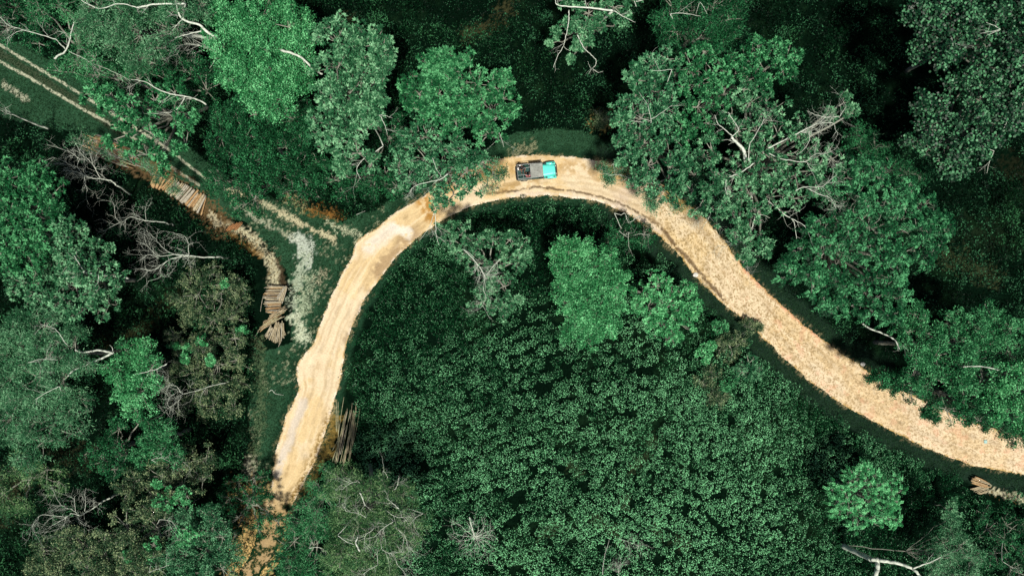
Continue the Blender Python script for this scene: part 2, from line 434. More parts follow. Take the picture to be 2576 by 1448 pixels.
LM = {
 'bright': leaf_mat("leaf_bright", (.004,.045,.015), (.028,.220,.078), (.20,.66,.33)),
 'pale':   leaf_mat("leaf_pale",   (.004,.034,.015), (.024,.135,.060), (.20,.48,.29)),
 'mid':    leaf_mat("leaf_mid",    (.002,.026,.010), (.010,.108,.038), (.11,.42,.20)),
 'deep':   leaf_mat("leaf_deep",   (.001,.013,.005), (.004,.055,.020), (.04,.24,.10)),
 'blue':   leaf_mat("leaf_blue",   (.002,.026,.011), (.014,.105,.046), (.15,.42,.24)),
 'olive':  leaf_mat("leaf_olive",  (.004,.020,.009), (.026,.080,.038), (.27,.38,.22), scale=.8),
 'olive_green': leaf_mat('leaf_olive_green', (.004,.026,.009), (.022,.100,.036), (.22,.42,.20), scale=.8),
 'round':  leaf_mat("leaf_round",  (.001,.009,.004), (.003,.034,.014), (.08,.27,.14), rough=.42, spec=.2),
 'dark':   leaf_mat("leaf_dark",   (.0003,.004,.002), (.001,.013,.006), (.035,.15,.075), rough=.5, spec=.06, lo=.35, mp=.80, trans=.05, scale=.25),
 'under':  leaf_mat("leaf_under",  (.0006,.007,.003), (.003,.027,.010), (.04,.17,.075), spec=.06, trans=.08, scale=.3, mp=.78),
 'under2': leaf_mat("leaf_feather", (.001,.013,.006), (.006,.070,.026), (.08,.34,.16)),
 'tea':    leaf_mat("leaf_tea",    (.001,.012,.004), (.006,.074,.026), (.26,.78,.42), rough=.35, spec=.14, trans=.06, scale=.10, lo=.27, mp=.68),
 'grass':  leaf_mat("leaf_grass",  (.008,.030,.014), (.024,.070,.036), (.18,.30,.17), rough=.8, spec=.0, lo=.35, scale=1.5),
 'dry':    leaf_mat("leaf_dry",    (.10,.075,.03), (.20,.15,.06), (.40,.32,.14), rough=.8, spec=.05),
}
def set_tuft(me, rep_, per, rng, n=None):
    """one random tint per tuft, shared by all the leaves growing from it"""
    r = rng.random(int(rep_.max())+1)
    if n is not None: r = r*.45+n  # n shifts the tint by place, used for the tea's painted glint
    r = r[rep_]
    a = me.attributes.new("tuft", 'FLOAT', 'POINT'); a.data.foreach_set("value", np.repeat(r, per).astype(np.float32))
BARK = bark_mat("bark_pale", (.10,.105,.08), (.30,.31,.25))
DEAD = bark_mat("bark_dead", (.30,.33,.27), (.62,.67,.57))
BARK_D = bark_mat("bark_dark", (.06,.055,.04), (.20,.19,.15))
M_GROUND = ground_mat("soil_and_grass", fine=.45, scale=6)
M_ROAD = ground_mat("dirt_road_surface", fine=.12, scale=7, bump=.03)

# ------------------------------------------------------------------ ground, road, track
def grid(x0, x1, y0, y1, step):
    nx = int((x1-x0)/step)+1; ny = int((y1-y0)/step)+1
    X, Y = np.meshgrid(np.linspace(x0, x1, nx), np.linspace(y0, y1, ny))
    idx = np.arange(nx*ny).reshape(ny, nx)
    F = np.stack([idx[:-1,:-1], idx[:-1,1:], idx[1:,1:], idx[1:,:-1]], -1).reshape(-1, 4)
    return X.ravel(), Y.ravel(), F
def toD(x, y): return x/S0+1287.5, 724.0-y/S0

def build_ground():
    xs = np.concatenate([[-700,-400,-200,-120,-90], np.arange(-66, 66.01, .17), [90,120,200,400,700]])
    ys = np.concatenate([[-700,-400,-200,-120,-70], np.arange(-42, 42.01, .17), [70,120,200,400,700]])
    X, Y = np.meshgrid(xs, ys); nx, ny = len(xs), len(ys)
    idx = np.arange(nx*ny).reshape(ny, nx)
    F = np.stack([idx[:-1,:-1], idx[:-1,1:], idx[1:,1:], idx[1:,:-1]], -1).reshape(-1, 4)
    X = X.ravel(); Y = Y.ravel(); px, py = toD(X, Y)
    Z = terrain(X, Y, px, py)
    me = np_mesh("ground", np.stack([X, Y, Z], -1), F, True)
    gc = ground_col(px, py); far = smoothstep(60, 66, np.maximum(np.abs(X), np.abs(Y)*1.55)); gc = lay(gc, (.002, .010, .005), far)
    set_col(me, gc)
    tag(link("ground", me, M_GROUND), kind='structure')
build_ground()

def resample(line, n):
    L = np.array(line, float)
    # Catmull-Rom through the control points
    t = np.linspace(0, len(L)-1-1e-6, n); i = t.astype(int); f = (t-i)[:, None]
    g = lambda k: L[np.clip(k, 0, len(L)-1)]
    p0, p1, p2, p3 = g(i-1), g(i), g(i+1), g(i+2)
    return .5*((2*p1)+(-p0+p2)*f+(2*p0-5*p1+4*p2-p3)*f**2+(-p0+3*p1-3*p2+p3)*f**3)

def ribbon(A, B, n, m, z, ragged):
    a = resample(A, n); b = resample(B, n)
    v = np.linspace(0, 1, m)
    Px = a[:, None, 0]*(1-v)+b[:, None, 0]*v; Py = a[:, None, 1]*(1-v)+b[:, None, 1]*v
    if ragged:
        for s, col, sgn in ((a, 0, -1), (b, m-1, 1)):
            j = (fbm(s[:, 0], s[:, 1], 34, 3, 60)-.5)*10 + (fbm(s[:, 0], s[:, 1], 2.6, 3, 61)-.5)*6
            d = b-a; d /= np.linalg.norm(d, axis=1)[:, None]
            wgt = smoothstep(.25, 1, v if sgn > 0 else 1-v)
            Px += (sgn*j*d[:, 0])[:, None]*wgt; Py += (sgn*j*d[:, 1])[:, None]*wgt
    U = np.repeat(np.linspace(0, 1, n)[:, None], m, 1); Vv = np.repeat(v[None], n, 0)
    idx = np.arange(n*m).reshape(n, m)
    F = np.stack([idx[:-1,:-1], idx[:-1,1:], idx[1:,1:], idx[1:,:-1]], -1).reshape(-1, 4)
    return Px.ravel(), Py.ravel(), U.ravel(), Vv.ravel(), F

px, py, u, v, F = ribbon(OUT, INN, 1500, 60, 0, True)
X = (px-1287.5)*S0; Y = -(py-724)*S0
e = np.minimum(v, 1-v)
Z = .03 - .05*smoothstep(.03, 0, e) + .035*(fbm(X, Y, 1.2, 3, 70)-.5)
for c0 in (.3, .68): Z -= .025*smoothstep(.09, .0, np.abs(v-c0))
GROOVE = [(1225,487),(1290,480),(1345,470),(1430,478),(1530,500),(1590,525),(1654,563),(1697,616),(1731,653),(1764,690),(1787,716),(1821,753)]
Z -= .10*smoothstep(5, 0, dpoly(px, py, GROOVE))
# lift above the coarse ground sheet everywhere
Z = np.maximum(Z, -.02)
me = np_mesh("dirt_road", np.stack([X, Y, Z], -1), F, True)
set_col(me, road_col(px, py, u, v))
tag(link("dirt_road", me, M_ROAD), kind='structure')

def offs(line, d):
    L = resample(line, 40); T = np.gradient(L, axis=0); T /= np.linalg.norm(T, axis=1)[:, None]
    N = np.stack([-T[:, 1], T[:, 0]], -1)
    return [tuple(p) for p in (L+N*d)]
px, py, u, v, F = ribbon(offs(TRACK[:9], -42), offs(TRACK[:9], 36), 900, 60, 0, False)
X = (px-1287.5)*S0; Y = -(py-724)*S0
Z = terrain(X, Y, px, py)+.012
Z -= .008*smoothstep(9, 3, np.minimum(dpoly(px, py, RUT_A), dpoly(px, py, RUT_B)))
me = np_mesh("track", np.stack([X, Y, Z], -1), F, True)
set_col(me, ground_col(px, py))
tag(link("track", me, M_GROUND), kind='structure')

# ------------------------------------------------------------------ leaves
def norm(a): return a/(np.linalg.norm(a, axis=1)[:, None]+1e-9)

def leaf_quads(org, d, up, L, Wd, droop=.12, fold=.0):
    """kite-shaped leaves: org, direction, approximate normal"""
    s = norm(np.cross(d, up)); u2 = np.cross(s, d)
    L = L[:, None]; Wd = Wd[:, None]
    a = org; m = org+d*L*.45; t = org+d*L-u2*L*droop
    l = m+s*Wd*.5+u2*L*.06; r = m-s*Wd*.5+u2*L*.06
    n = len(org)
    V = np.stack([a, r, t, l], 1).reshape(-1, 3)
    F = np.arange(4*n).reshape(n, 4)
    return V, F

def leaf_hex(org, d, up, L):
    s = norm(np.cross(d, up)); d2 = norm(np.cross(up, s)); L = L[:, None]
    V = []
    for k in range(6):
        a = k*math.pi/3
        V.append(org + d2*L*.5*math.cos(a) + s*L*.42*math.sin(a))
    n = len(org)
    return np.stack(V, 1).reshape(-1, 3), np.arange(6*n).reshape(n, 6)

def rdir(n, rng, zlo=-1, zhi=1):
    z = rng.uniform(zlo, zhi, n); a = rng.uniform(0, 2*np.pi, n); r = np.sqrt(np.maximum(0, 1-z*z))
    return np.stack([r*np.cos(a), r*np.sin(a), z], -1)

def foliage(tufts, outw, style, rng, k=1.0):
    """tufts (n,3) centres; outw (n,3) outward direction. returns V,F"""
    n = len(tufts)
    if style == 'rosette':
        K = 13; rep = np.repeat(np.arange(n), K)
        d = norm(rdir(n*K, rng, -.25, .75) + outw[rep]*.55)
        L = rng.uniform(.21, .41, n*K)*k; Wd = L*rng.uniform(.32, .48, n*K)
        org = tufts[rep] + d*.05
        up = norm(np.array([0, 0, 1.0]) + rdir(n*K, rng)*.35)
        return leaf_quads(org, d, up, L, Wd, .22)
    if style == 'fine':
        K = 22; rep = np.repeat(np.arange(n), K)
        org = tufts[rep] + rng.normal(0, .15*k, (n*K, 3))
        d = norm(rdir(n*K, rng, -.3, .9)+outw[rep]*.5)
        L = rng.uniform(.11, .23, n*K)*k; Wd = L*rng.uniform(.35, .6, n*K)
        up = norm(np.array([0, 0, 1.0]) + rdir(n*K, rng)*.6)
        return leaf_quads(org, d, up, L, Wd, .1)
    if style == 'wispy':
        K = 19; rep = np.repeat(np.arange(n), K)
        org = tufts[rep] + rng.normal(0, .22*k, (n*K, 3))
        d = norm(rdir(n*K, rng, -.2, .6)+outw[rep]*.9)
        L = rng.uniform(.18, .36, n*K)*k; Wd = L*rng.uniform(.12, .22, n*K)
        up = norm(np.array([0, 0, 1.0]) + rdir(n*K, rng)*.6)
        return leaf_quads(org, d, up, L, Wd, .15)
    if style == 'round':
        K = 7; rep = np.repeat(np.arange(n), K)
        org = tufts[rep] + rng.normal(0, .27*k, (n*K, 3))*np.array([1, 1, .6])
        d = rdir(n*K, rng, -.2, .2); up = norm(np.array([0, 0, 1.0])+rdir(n*K, rng)*.5+outw[rep]*.3)
        return leaf_hex(org, d, up, rng.uniform(.2, .36, n*K)*k)
    if style == 'feather':
        # drooping sprays, leaflets in rows on both sides
        K = 18; rep = np.repeat(np.arange(n), K)
        h = outw*np.array([1, 1, 0])+rng.normal(0, .35, (n, 3))*np.array([1, 1, 0]); h = norm(h)
        t = np.tile(np.repeat(np.linspace(.05, 1, K//2), 2), n); sd_ = np.tile(np.array([-1, 1]), n*K//2)
        Ls = np.repeat(rng.uniform(.7, 1.15, n), K)*k
        ax = h[rep]
        org = tufts[rep]+ax*(t*Ls)[:, None]*.9 + np.array([0, 0, 1.0])*((.22*np.sin(t*3)-t*t*.45)*Ls)[:, None]
        side = np.stack([-ax[:, 1], ax[:, 0], np.zeros(len(ax))], -1)*sd_[:, None]
        d = norm(side+ax*.55+rng.normal(0, .18, (n*K, 3))-np.array([0, 0, .25]))
        L = rng.uniform(.28, .42, n*K)*k*(1.1-.5*t); Wd = L*.40
        up = norm(np.array([0, 0, 1.0])+rdir(n*K, rng)*.3)
        return leaf_quads(org, d, up, L, Wd, .15)

def bezier(a, b, sag, n=5, jit=0.0):
    a = Vector(a); b = Vector(b); pts = []
    for i in range(n+1):
        t = i/n; p = a.lerp(b, t); p.z += sag*math.sin(t*math.pi)
        if 0 < i < n and jit:
            p += Vector((random.uniform(-jit, jit), random.uniform(-jit, jit), random.uniform(-jit, jit)*.5))
        pts.append(p)
    return pts

def twigs(mb, p, d, L, r, depth, spread=.9, n=3):
    """recursive bare twigs"""
    p = Vector(p); d = Vector(d).normalized()
    pts = [p.copy()]; q = p.copy(); dd = d.copy()
    k = 4
    for i in range(k):
        dd = (dd + Vector((random.gauss(0, .17), random.gauss(0, .17), random.gauss(0, .12)))).normalized()
        q = q + dd*L/k; pts.append(q.copy())
    mb.tube(pts, [r*(1-.6*i/k) for i in range(k+1)], 5 if depth else 4, caps=False)
    if depth > 0:
        for j in range(n):
            i = random.choice([1, 2, 3, 4])
            nd = (dd + Vector((random.gauss(0, spread), random.gauss(0, spread), random.gauss(0, spread*.5)))).normalized()
            twigs(mb, pts[i], nd, L*random.uniform(.5, .75), r*.55, depth-1, spread, n)

def traced_branch(parent, pts, z0, z1, r0, r1, mat, tw=0.6, depth=1, attach=None, name='branch'):
    """a bare limb following its traced course, with side twigs"""
    r0 *= .64; r1 *= .66; depth = 2 if tw >= .8 else depth
    mb = MB(); L = resample(pts, max(6, len(pts)*4)); n = len(L)
    W3 = []
    for i, (x, y) in enumerate(L):
        t = i/(n-1); z = z0+(z1-z0)*t + .15*math.sin(i*1.7) + .35*min(1, z0/8)
        p = P(x+random.uniform(-.8, .8), y+random.uniform(-.8, .8), z)
        W3.append(p)
    rad = [r0+(r1-r0)*i/(n-1) for i in range(n)]
    if attach is not None:
        a = bezier(attach, W3[0], -.2, 4, .1)
        mb.tube(a[:-1]+[W3[0]], [r0*1.3, r0*1.2, r0*1.15, r0*1.1, r0], 7)
    mb.tube(W3, rad, 7)
    tot = sum((W3[i+1]-W3[i]).length for i in range(n-1))
    cnt = int(tot*tw*1.9)
    for j in range(cnt):
        i = random.randint(n//4, n-1); d = (W3[i]-W3[i-1]).normalized()
        s = random.choice((-1, 1)); sd2 = Vector((-d.y, d.x, 0))*s
        nd = (d*.8+sd2*random.uniform(.5, 1.1)+Vector((0, 0, random.uniform(-.2, .5)))).normalized()
        twigs(mb, W3[i], nd, random.uniform(.6, 1.7), max(.011, rad[i]*.34), depth)
    return mb.build(name, mat, parent, True)

TREES = []
def tree(name, label, cat, lobes, Ht, style='rosette', mat='mid', dens=6.0, sub=9, gap=.12, k=1.0, base=None,
         branches=(), bark=None, trunk_r=.2, group=None, dome=.8, twigd=.35, show=.0, crownname='crown'):
    """lobes: (px,py,r) crown lobes; base: (px,py) of trunk foot on the plan"""
    bark = bark or BARK
    rng = np.random.default_rng(abs(hash_s(label)) % (2**31)); random.seed(abs(hash_s(label)) % 99991)
    cs = []
    for (x, y, r) in lobes:
        r = r*1.13
        z = Ht - (rng.uniform(.2, 1.6) if len(lobes) > 2 else .3) - r*S0*.35
        z = max(z, .8)
        p = P(x, y, z); R = r*S0*(H-z)/H
        cs.append((np.array(p), R))
    cen = sum(c*R for c, R in cs)/sum(R for c, R in cs)
    if base is None: bp = Vector((cen[0]+rng.normal(0, .3), cen[1]+rng.normal(0, .3), -.15))
    else: bp = P(base[0], base[1], 0); bp.z = -.15
    root = empty(name, bp); tag(root, label, cat, group)
    # wood
    mb = MB()
    fork = Vector((cen[0]*.6+bp.x*.4, cen[1]*.6+bp.y*.4, Ht*.5))
    tp = bezier(bp, fork, 0, 6, .12); nr = len(tp)
    mb.tube(tp, [trunk_r*(1.35 if i == 0 else 1.1-.4*i/nr) for i in range(nr)], 9)
    T = []; O = []
    for c, R in cs:
        lp = bezier(fork, c, -.25, 6, .18)
        mb.tube(lp, [trunk_r*.62*(1-.62*i/6) for i in range(7)], 6)
        ns = max(4, int(sub*1.45*rng.uniform(.8, 1.2)))
        for j in range(ns):
            if rng.random() < gap: continue
            d = rdir(1, rng, -.15, 1)[0]
            R2 = R*rng.uniform(.20, .40)
            sc = c + d*np.array([1, 1, dome])*(R*rng.uniform(.5, 1.02))
            q = bezier(c, sc, .05, 3, .08)
            mb.tube(q, [.05, .042, .034, .024], 5, caps=False)
            n = max(4, int(dens*.68*2*math.pi*R2*R2*rng.uniform(.6, 1.2)))
            dd = rdir(n, rng, -.35, 1)
            rr = R2*(1.12-rng.random(n)**1.5*.7)*(1+.22*np.sin(dd[:, 0]*5+j)*np.cos(dd[:, 1]*4-j))
            pts = sc + dd*np.array([1, 1, .75])*rr[:, None]
            T.append(pts); O.append(dd)
            for m in range(int(twigd*10)):
                e = pts[rng.integers(n)]
                mb.tube([Vector(sc), Vector(sc*.4+e*.6)+Vector((0, 0, .05)), Vector(e)], [.022, .017, .012], 4, caps=False)
    mb.build('trunk', bark, root, True)
    T = np.concatenate(T); O = np.concatenate(O)
    V, F = foliage(T, O, style, rng, k)
    me = np_mesh(crownname, V, F)
    per = F.shape[1]; set_tuft(me, np.repeat(np.arange(len(T)), len(F)//len(T)), per, rng)
    link(crownname, me, LM[mat], root)
    for b in branches:
        pts, z0, z1, r0, r1 = b[:5]; tw = b[5] if len(b) > 5 else .6; at = b[6] if len(b) > 6 else True
        traced_branch(root, pts, z0, z1, r0, r1, DEAD if bark is not BARK_D else BARK, tw, 1, fork if at else None)
    return root

def hash_s(s):
    h = 5381
    for ch in s: h = (h*33+ord(ch)) & 0x7fffffff
    return h

#@@TREES

# the wood of the trees is built in tree(); now every tree in the frame
tree('broadleaf_tree', 'large dense round tree with the brightest green crown, left of top centre', 'tree',
     [(600,75,62),(575,45,45),(660,50,62),(730,70,55),(770,110,42),(640,120,70),(700,140,70),(620,175,60),(680,200,65),(735,190,50),(650,235,48),(560,100,40),(700,250,40)],
     13, 'fine', 'bright', 9.5, 11, .05, 1.0)
tree('broadleaf_tree', 'big pale green tufted tree right beside the brightest round crown', 'tree',
     [(850,105,50),(905,120,50),(955,95,28),(960,135,32),(850,170,55),(915,180,52),(965,190,30),(880,235,55),(830,250,45),(930,270,48),(870,300,52),(920,330,50),(850,350,48),(900,385,42),(950,250,26),(820,310,40),(870,410,28)],
     14, 'rosette', 'pale', 6.5, 10, .12, .92, base=(960,330),
     branches=[([(707,127),(735,135),(760,147),(787,173),(810,187)], 12.5, 11.8, .18, .12, .1, False), ([(964,367),(940,385),(917,397),(897,423),(907,450)], 12, 11.5, .07, .025, .7),
               ([(957,293),(968,315),(974,337)], 13, 12.5, .05, .02, .6), ([(957,290),(972,292),(987,297)], 13, 12.8, .04, .015, .4)])
tree('broadleaf_tree', 'mid green tufted tree standing just above the dark gap, upper centre', 'tree',
     [(1080,190,42),(1120,170,45),(1160,180,40),(1055,235,42),(1105,235,50),(1150,235,48),(1100,285,45),(1145,300,38),(1060,280,30)],
     12.5, 'rosette', 'mid', 6.5, 10, .12, .95)
tree('broadleaf_tree', 'tufted tree with ragged right edge above the bend in the road', 'tree',
     [(1200,210,34),(1240,215,34),(1265,250,32),(1210,255,42),(1250,295,38),(1195,300,42),(1230,340,36),(1260,200,24),(1280,285,18)],
     10.5, 'rosette', 'mid', 6, 9, .15, .9, branches=[([(1250,323),(1260,345),(1267,370)], 8, 7.4, .05, .02, .8), ([(1144,327),(1155,320),(1167,318)], 9, 9, .03, .015, .2)])
tree('broadleaf_tree', 'grey green tree whose thin crown reaches over the road left of the jeep', 'tree',
     [(1030,345,40),(1075,345,38),(1020,395,44),(1070,400,48),(1120,380,45),(1165,385,38),(1030,440,38),(1080,450,44),(1130,440,45),(1175,430,40),(1210,410,28),(1140,490,36),(1185,475,32),(1100,500,26),(1000,420,30)],
     11, 'rosette', 'blue', 4.8, 9, .2, .85,
     branches=[([(1127,437),(1110,450),(1090,455),(1057,463),(1040,470),(1030,482)], 11, 10.4, .09, .025, .9), ([(1087,397),(1098,425),(1110,445)], 11.2, 11, .04, .02, .3),
               ([(1094,540),(1096,570),(1097,593),(1104,616)], 9, 8.2, .06, .02, .6), ([(1097,593),(1110,601),(1121,611)], 8.4, 8.2, .035, .015, .3, False), ([(1090,542),(1083,562),(1074,580),(1054,605)], 9, 8, .045, .015, .5)])
tree('broadleaf_tree', 'thin leafy tuft hanging over the road just behind the jeep', 'tree',
     [(1240,440,26),(1225,465,20),(1262,435,16)], 9, 'wispy', 'blue', 7, 7, .2, .8, base=(1200,395), trunk_r=.08)
tree('broadleaf_tree', 'deep green fine leaved tree below the brightest round crown', 'tree',
     [(590,290,50),(645,290,50),(560,340,50),(620,345,55),(680,320,50),(740,300,42),(600,400,50),(660,395,55),(720,370,50),(760,360,35)],
     9.5, 'fine', 'deep', 9, 10, .1, 1.0)
tree('broadleaf_tree', 'deep green tree above the log stacks at the left track', 'tree',
     [(560,455,38),(600,475,40),(640,500,38),(700,440,46),(650,445,42),(745,420,40),(610,525,30),(770,460,34),(720,480,28)],
     7.5, 'fine', 'deep', 8, 9, .15, .95)
tree('broadleaf_tree', 'hazy grey green tree with long pale limbs at the top left', 'tree',
     [(340,30,52),(285,60,48),(400,20,52),(250,20,44),(355,90,42),(460,15,50),(420,70,40),(290,110,34),(395,120,34),(230,70,34),(350,150,30),(510,20,30)],
     14, 'wispy', 'pale', 8, 10, .15, .95, base=(560,110),
     branches=[([(545,95),(520,80),(500,63),(460,50),(445,20),(440,-20)], 12, 14, .22, .08, .5), ([(507,78),(485,83),(460,90),(440,96)], 12.4, 13, .08, .03, .4),
               ([(465,10),(420,10),(385,12),(345,20)], 14, 14.2, .13, .1, .3), ([(345,20),(300,10),(250,22),(205,2)], 14.2, 14, .07, .05, .3, False), ([(553,135),(510,118),(470,112),(430,120)], 11, 11.5, .05, .02, 1.)])
tree('broadleaf_tree', 'broken pale trunked tree beside the upper end of the grassy track', 'tree',
     [(205,60,32),(180,30,28),(150,15,30),(220,110,30),(240,150,24),(100,20,30)],
     11.5, 'wispy', 'mid', 6, 8, .25, .9, base=(200,175),
     branches=[([(137,148),(150,138),(163,132),(173,110),(180,80),(187,50)], 9, 11.5, .15, .06, .3, False), ([(165,124),(152,112),(140,100),(100,87),(57,75),(20,63),(-10,30)], 9.8, 11.5, .10, .03, .9, False),
               ([(173,130),(200,142),(233,160),(283,180),(327,203)], 9.4, 8.5, .05, .02, .8, False), ([(60,76),(40,82),(15,98)], 10.8, 10.6, .04, .015, .6, False)])
tree('broadleaf_tree', 'dark leafy tree in the top left corner beyond the broken trunk', 'tree',
     [(40,20,50),(90,50,36),(20,70,40),(130,60,30),(100,110,26),(60,0,44),(-30,10,50)], 8, 'fine', 'deep', 7, 8, .2, .95)
tree('broadleaf_tree', 'open green tree with clumped leaves spreading across the grassy track', 'tree',
     [(240,240,28),(285,245,34),(330,235,34),(300,290,38),(350,300,40),(390,255,38),(430,290,38),(380,335,40),(330,345,38),(290,350,30),(420,370,38),(470,370,34),(370,390,34),(440,230,28),(400,420,28),(480,300,30)],
     11.5, 'rosette', 'mid', 3.6, 7, .38, 1.05, base=(528,268),
     branches=[([(520,263),(495,250),(467,243),(407,230),(367,207),(330,200)], 8.5, 11.8, .13, .05, .7, False), ([(467,243),(445,275),(415,285),(380,285)], 9.5, 10.5, .06, .02, .6, False)])
tree('broadleaf_tree', 'dark tree between the open green tree and the brightest round crown', 'tree',
     [(480,180,46),(520,230,42),(440,160,40),(540,170,36),(470,130,34),(420,200,36)], 7.5, 'fine', 'deep', 6.5, 8, .22, .95,
     branches=[([(553,135),(520,120),(480,110),(440,118)], 9, 9.5, .05, .02, 1.1)])
tree('broadleaf_tree', 'small pale leaved tree beside the thin pole stack at the track', 'tree',
     [(245,355,24),(225,380,24),(330,395,20),(200,350,20),(280,390,16),(370,420,18),(440,470,16),(400,445,14)], 6, 'wispy', 'pale', 6, 7, .25, .8, trunk_r=.08)
tree('broadleaf_tree', 'broad mid green tree crown at the left edge, uppermost of the left side', 'tree',
     [(40,460,50),(95,455,42),(130,490,36),(30,520,55),(90,520,55),(150,530,30),(50,585,55),(110,580,50),(10,640,50),(70,640,50),(-30,560,60)],
     12.5, 'rosette', 'mid', 7.5, 10, .08, .85)
tree('broadleaf_tree', 'wide green tree left of the bleached dead tree with a bare limb across it', 'tree',
     [(170,590,42),(215,610,36),(150,640,50),(210,665,50),(260,650,34),(130,695,50),(190,720,50),(250,715,44),(290,700,32),(160,770,42),(220,775,40),(275,765,34),(110,750,36),(60,710,40)],
     11.5, 'rosette', 'pale', 6.5, 9, .13, .85, base=(345,705),
     branches=[([(323,700),(290,694),(247,690),(213,683),(200,665),(187,643)], 9.5, 12, .13, .04, .5, False), ([(247,690),(246,710),(235,725)], 11, 11, .045, .015, .4, False), ([(213,683),(195,694),(165,700)], 11.4, 11.6, .07, .03, .5, False)])
tree('broadleaf_tree', 'hazy grey green tree at the left edge beside the broken forked trunk', 'tree',
     [(40,830,50),(110,830,44),(60,890,52),(130,890,46),(190,860,40),(30,950,52),(100,950,50),(160,955,40),(-20,890,50),(215,920,26),(60,1000,40)],
     12, 'wispy', 'pale', 9, 10, .12, 1.0, base=(310,880),
     branches=[([(285,888),(265,883),(247,880),(207,886),(190,880)], 10, 11, .17, .10, .1, False), ([(280,889),(258,900),(233,910),(205,922),(183,933),(172,945)], 10, 12, .16, .08, .2, False),
               ([(163,860),(150,840),(135,825),(100,815)], 11.5, 12.4, .05, .02, .7), ([(70,912),(105,903),(145,905)], 12.2, 12.2, .04, .02, .8), ([(285,888),(282,875),(276,868)], 10, 10.2, .06, .02, .1, False)])
tree('broadleaf_tree', 'hazy pale tree at the left edge below the broken forked trunk', 'tree',
     [(30,1050,46),(90,1060,44),(140,1030,40),(190,1040,36),(180,1090,34),(110,1110,36),(60,1100,36),(-20,1060,50),(200,1000,30),(70,1150,26)],
     9.5, 'wispy', 'pale', 7, 9, .2, 1.05, branches=[([(150,970),(120,985),(88,1004)], 11, 11, .05, .02, .5)])
tree('broadleaf_tree', 'small bright bushy tree beside the broken forked trunk', 'tree',
     [(325,890,34),(365,875,30),(300,930,34),(345,930,42),(385,920,28),(305,980,36),(355,985,42),(390,965,24),(340,1020,26)],
     9, 'fine', 'bright', 8.5, 10, .08, .95, branches=[([(420,914),(405,922),(393,928),(365,935),(347,940)], 9.6, 9.8, .08, .03, .4, False)])
tree('broadleaf_tree', 'small feathery bright tree in the lower left above the olive thicket', 'tree',
     [(385,1090,30),(415,1080,26),(375,1125,30),(420,1120,34),(445,1145,24),(355,1150,20)],
     8, 'fine', 'mid', 8.5, 10, .08, .95)
tree('broadleaf_tree', 'olive grey tree under the small feathery tree in the lower left', 'tree',
     [(440,1160,40),(490,1170,36),(520,1150,26),(410,1200,36),(460,1215,40),(510,1210,34),(340,1210,34),(320,1240,28),(380,1240,28)],
     6.5, 'fine', 'olive', 7, 9, .18, .9, branches=[([(380,1155),(410,1150),(460,1155)], 7, 7.2, .04, .015, 1.1)])
tree('broadleaf_tree', 'olive grey tree at the bottom edge nearest the lower left corner', 'tree',
     [(110,1380,40),(160,1400,46),(210,1370,42),(130,1440,50),(220,1430,46),(270,1400,40),(180,1350,30),(290,1440,40)],
     8.5, 'fine', 'olive', 7.5, 9, .15, .95)
tree('broadleaf_tree', 'grey green tree between the two olive trees of the bottom left', 'tree',
     [(270,1340,38),(320,1320,38),(370,1280,36),(340,1370,44),(400,1330,44),(310,1400,40),(380,1400,44),(430,1270,34),(350,1445,44)],
     9, 'fine', 'olive', 7.5, 9, .15, .95, branches=[([(400,1305),(430,1310),(445,1330)], 9.3, 9.3, .04, .02, 1.), ([(375,1438),(400,1428),(425,1420)], 9.3, 9.3, .03, .02, .6)])
tree('broadleaf_tree', 'tree with bright green sprigs among grey leaves, bottom left near the road', 'tree',
     [(470,1290,38),(450,1345,40),(500,1340,40),(540,1300,34),(520,1385,42),(450,1400,42),(560,1350,34),(480,1440,44),(560,1430,40),(580,1390,30)],
     8, 'fine', 'blue', 7, 9, .18, .9)
tree('shrub', 'bright green sprig bush among the grey trees of the bottom left', 'shrub',
     [(470,1330,20),(485,1345,22),(455,1355,16),(385,1370,16),(415,1260,20),(470,1245,24),(440,1240,18),(325,1395,14),(375,1395,16),(400,1215,12)], 9.2, 'rosette', 'bright', 8, 8, .1, .6, trunk_r=.06, crownname='foliage')
tree('broadleaf_tree', 'sparse dark tree overhanging the left side of the road at the bottom', 'tree',
     [(600,1210,30),(640,1200,30),(580,1250,34),(630,1250,26),(675,1290,24),(600,1300,34),(700,1310,22),(650,1330,20),(590,1350,26),(670,1240,16)],
     4.2, 'fine', 'deep', 6.0, 7, .25, .9)
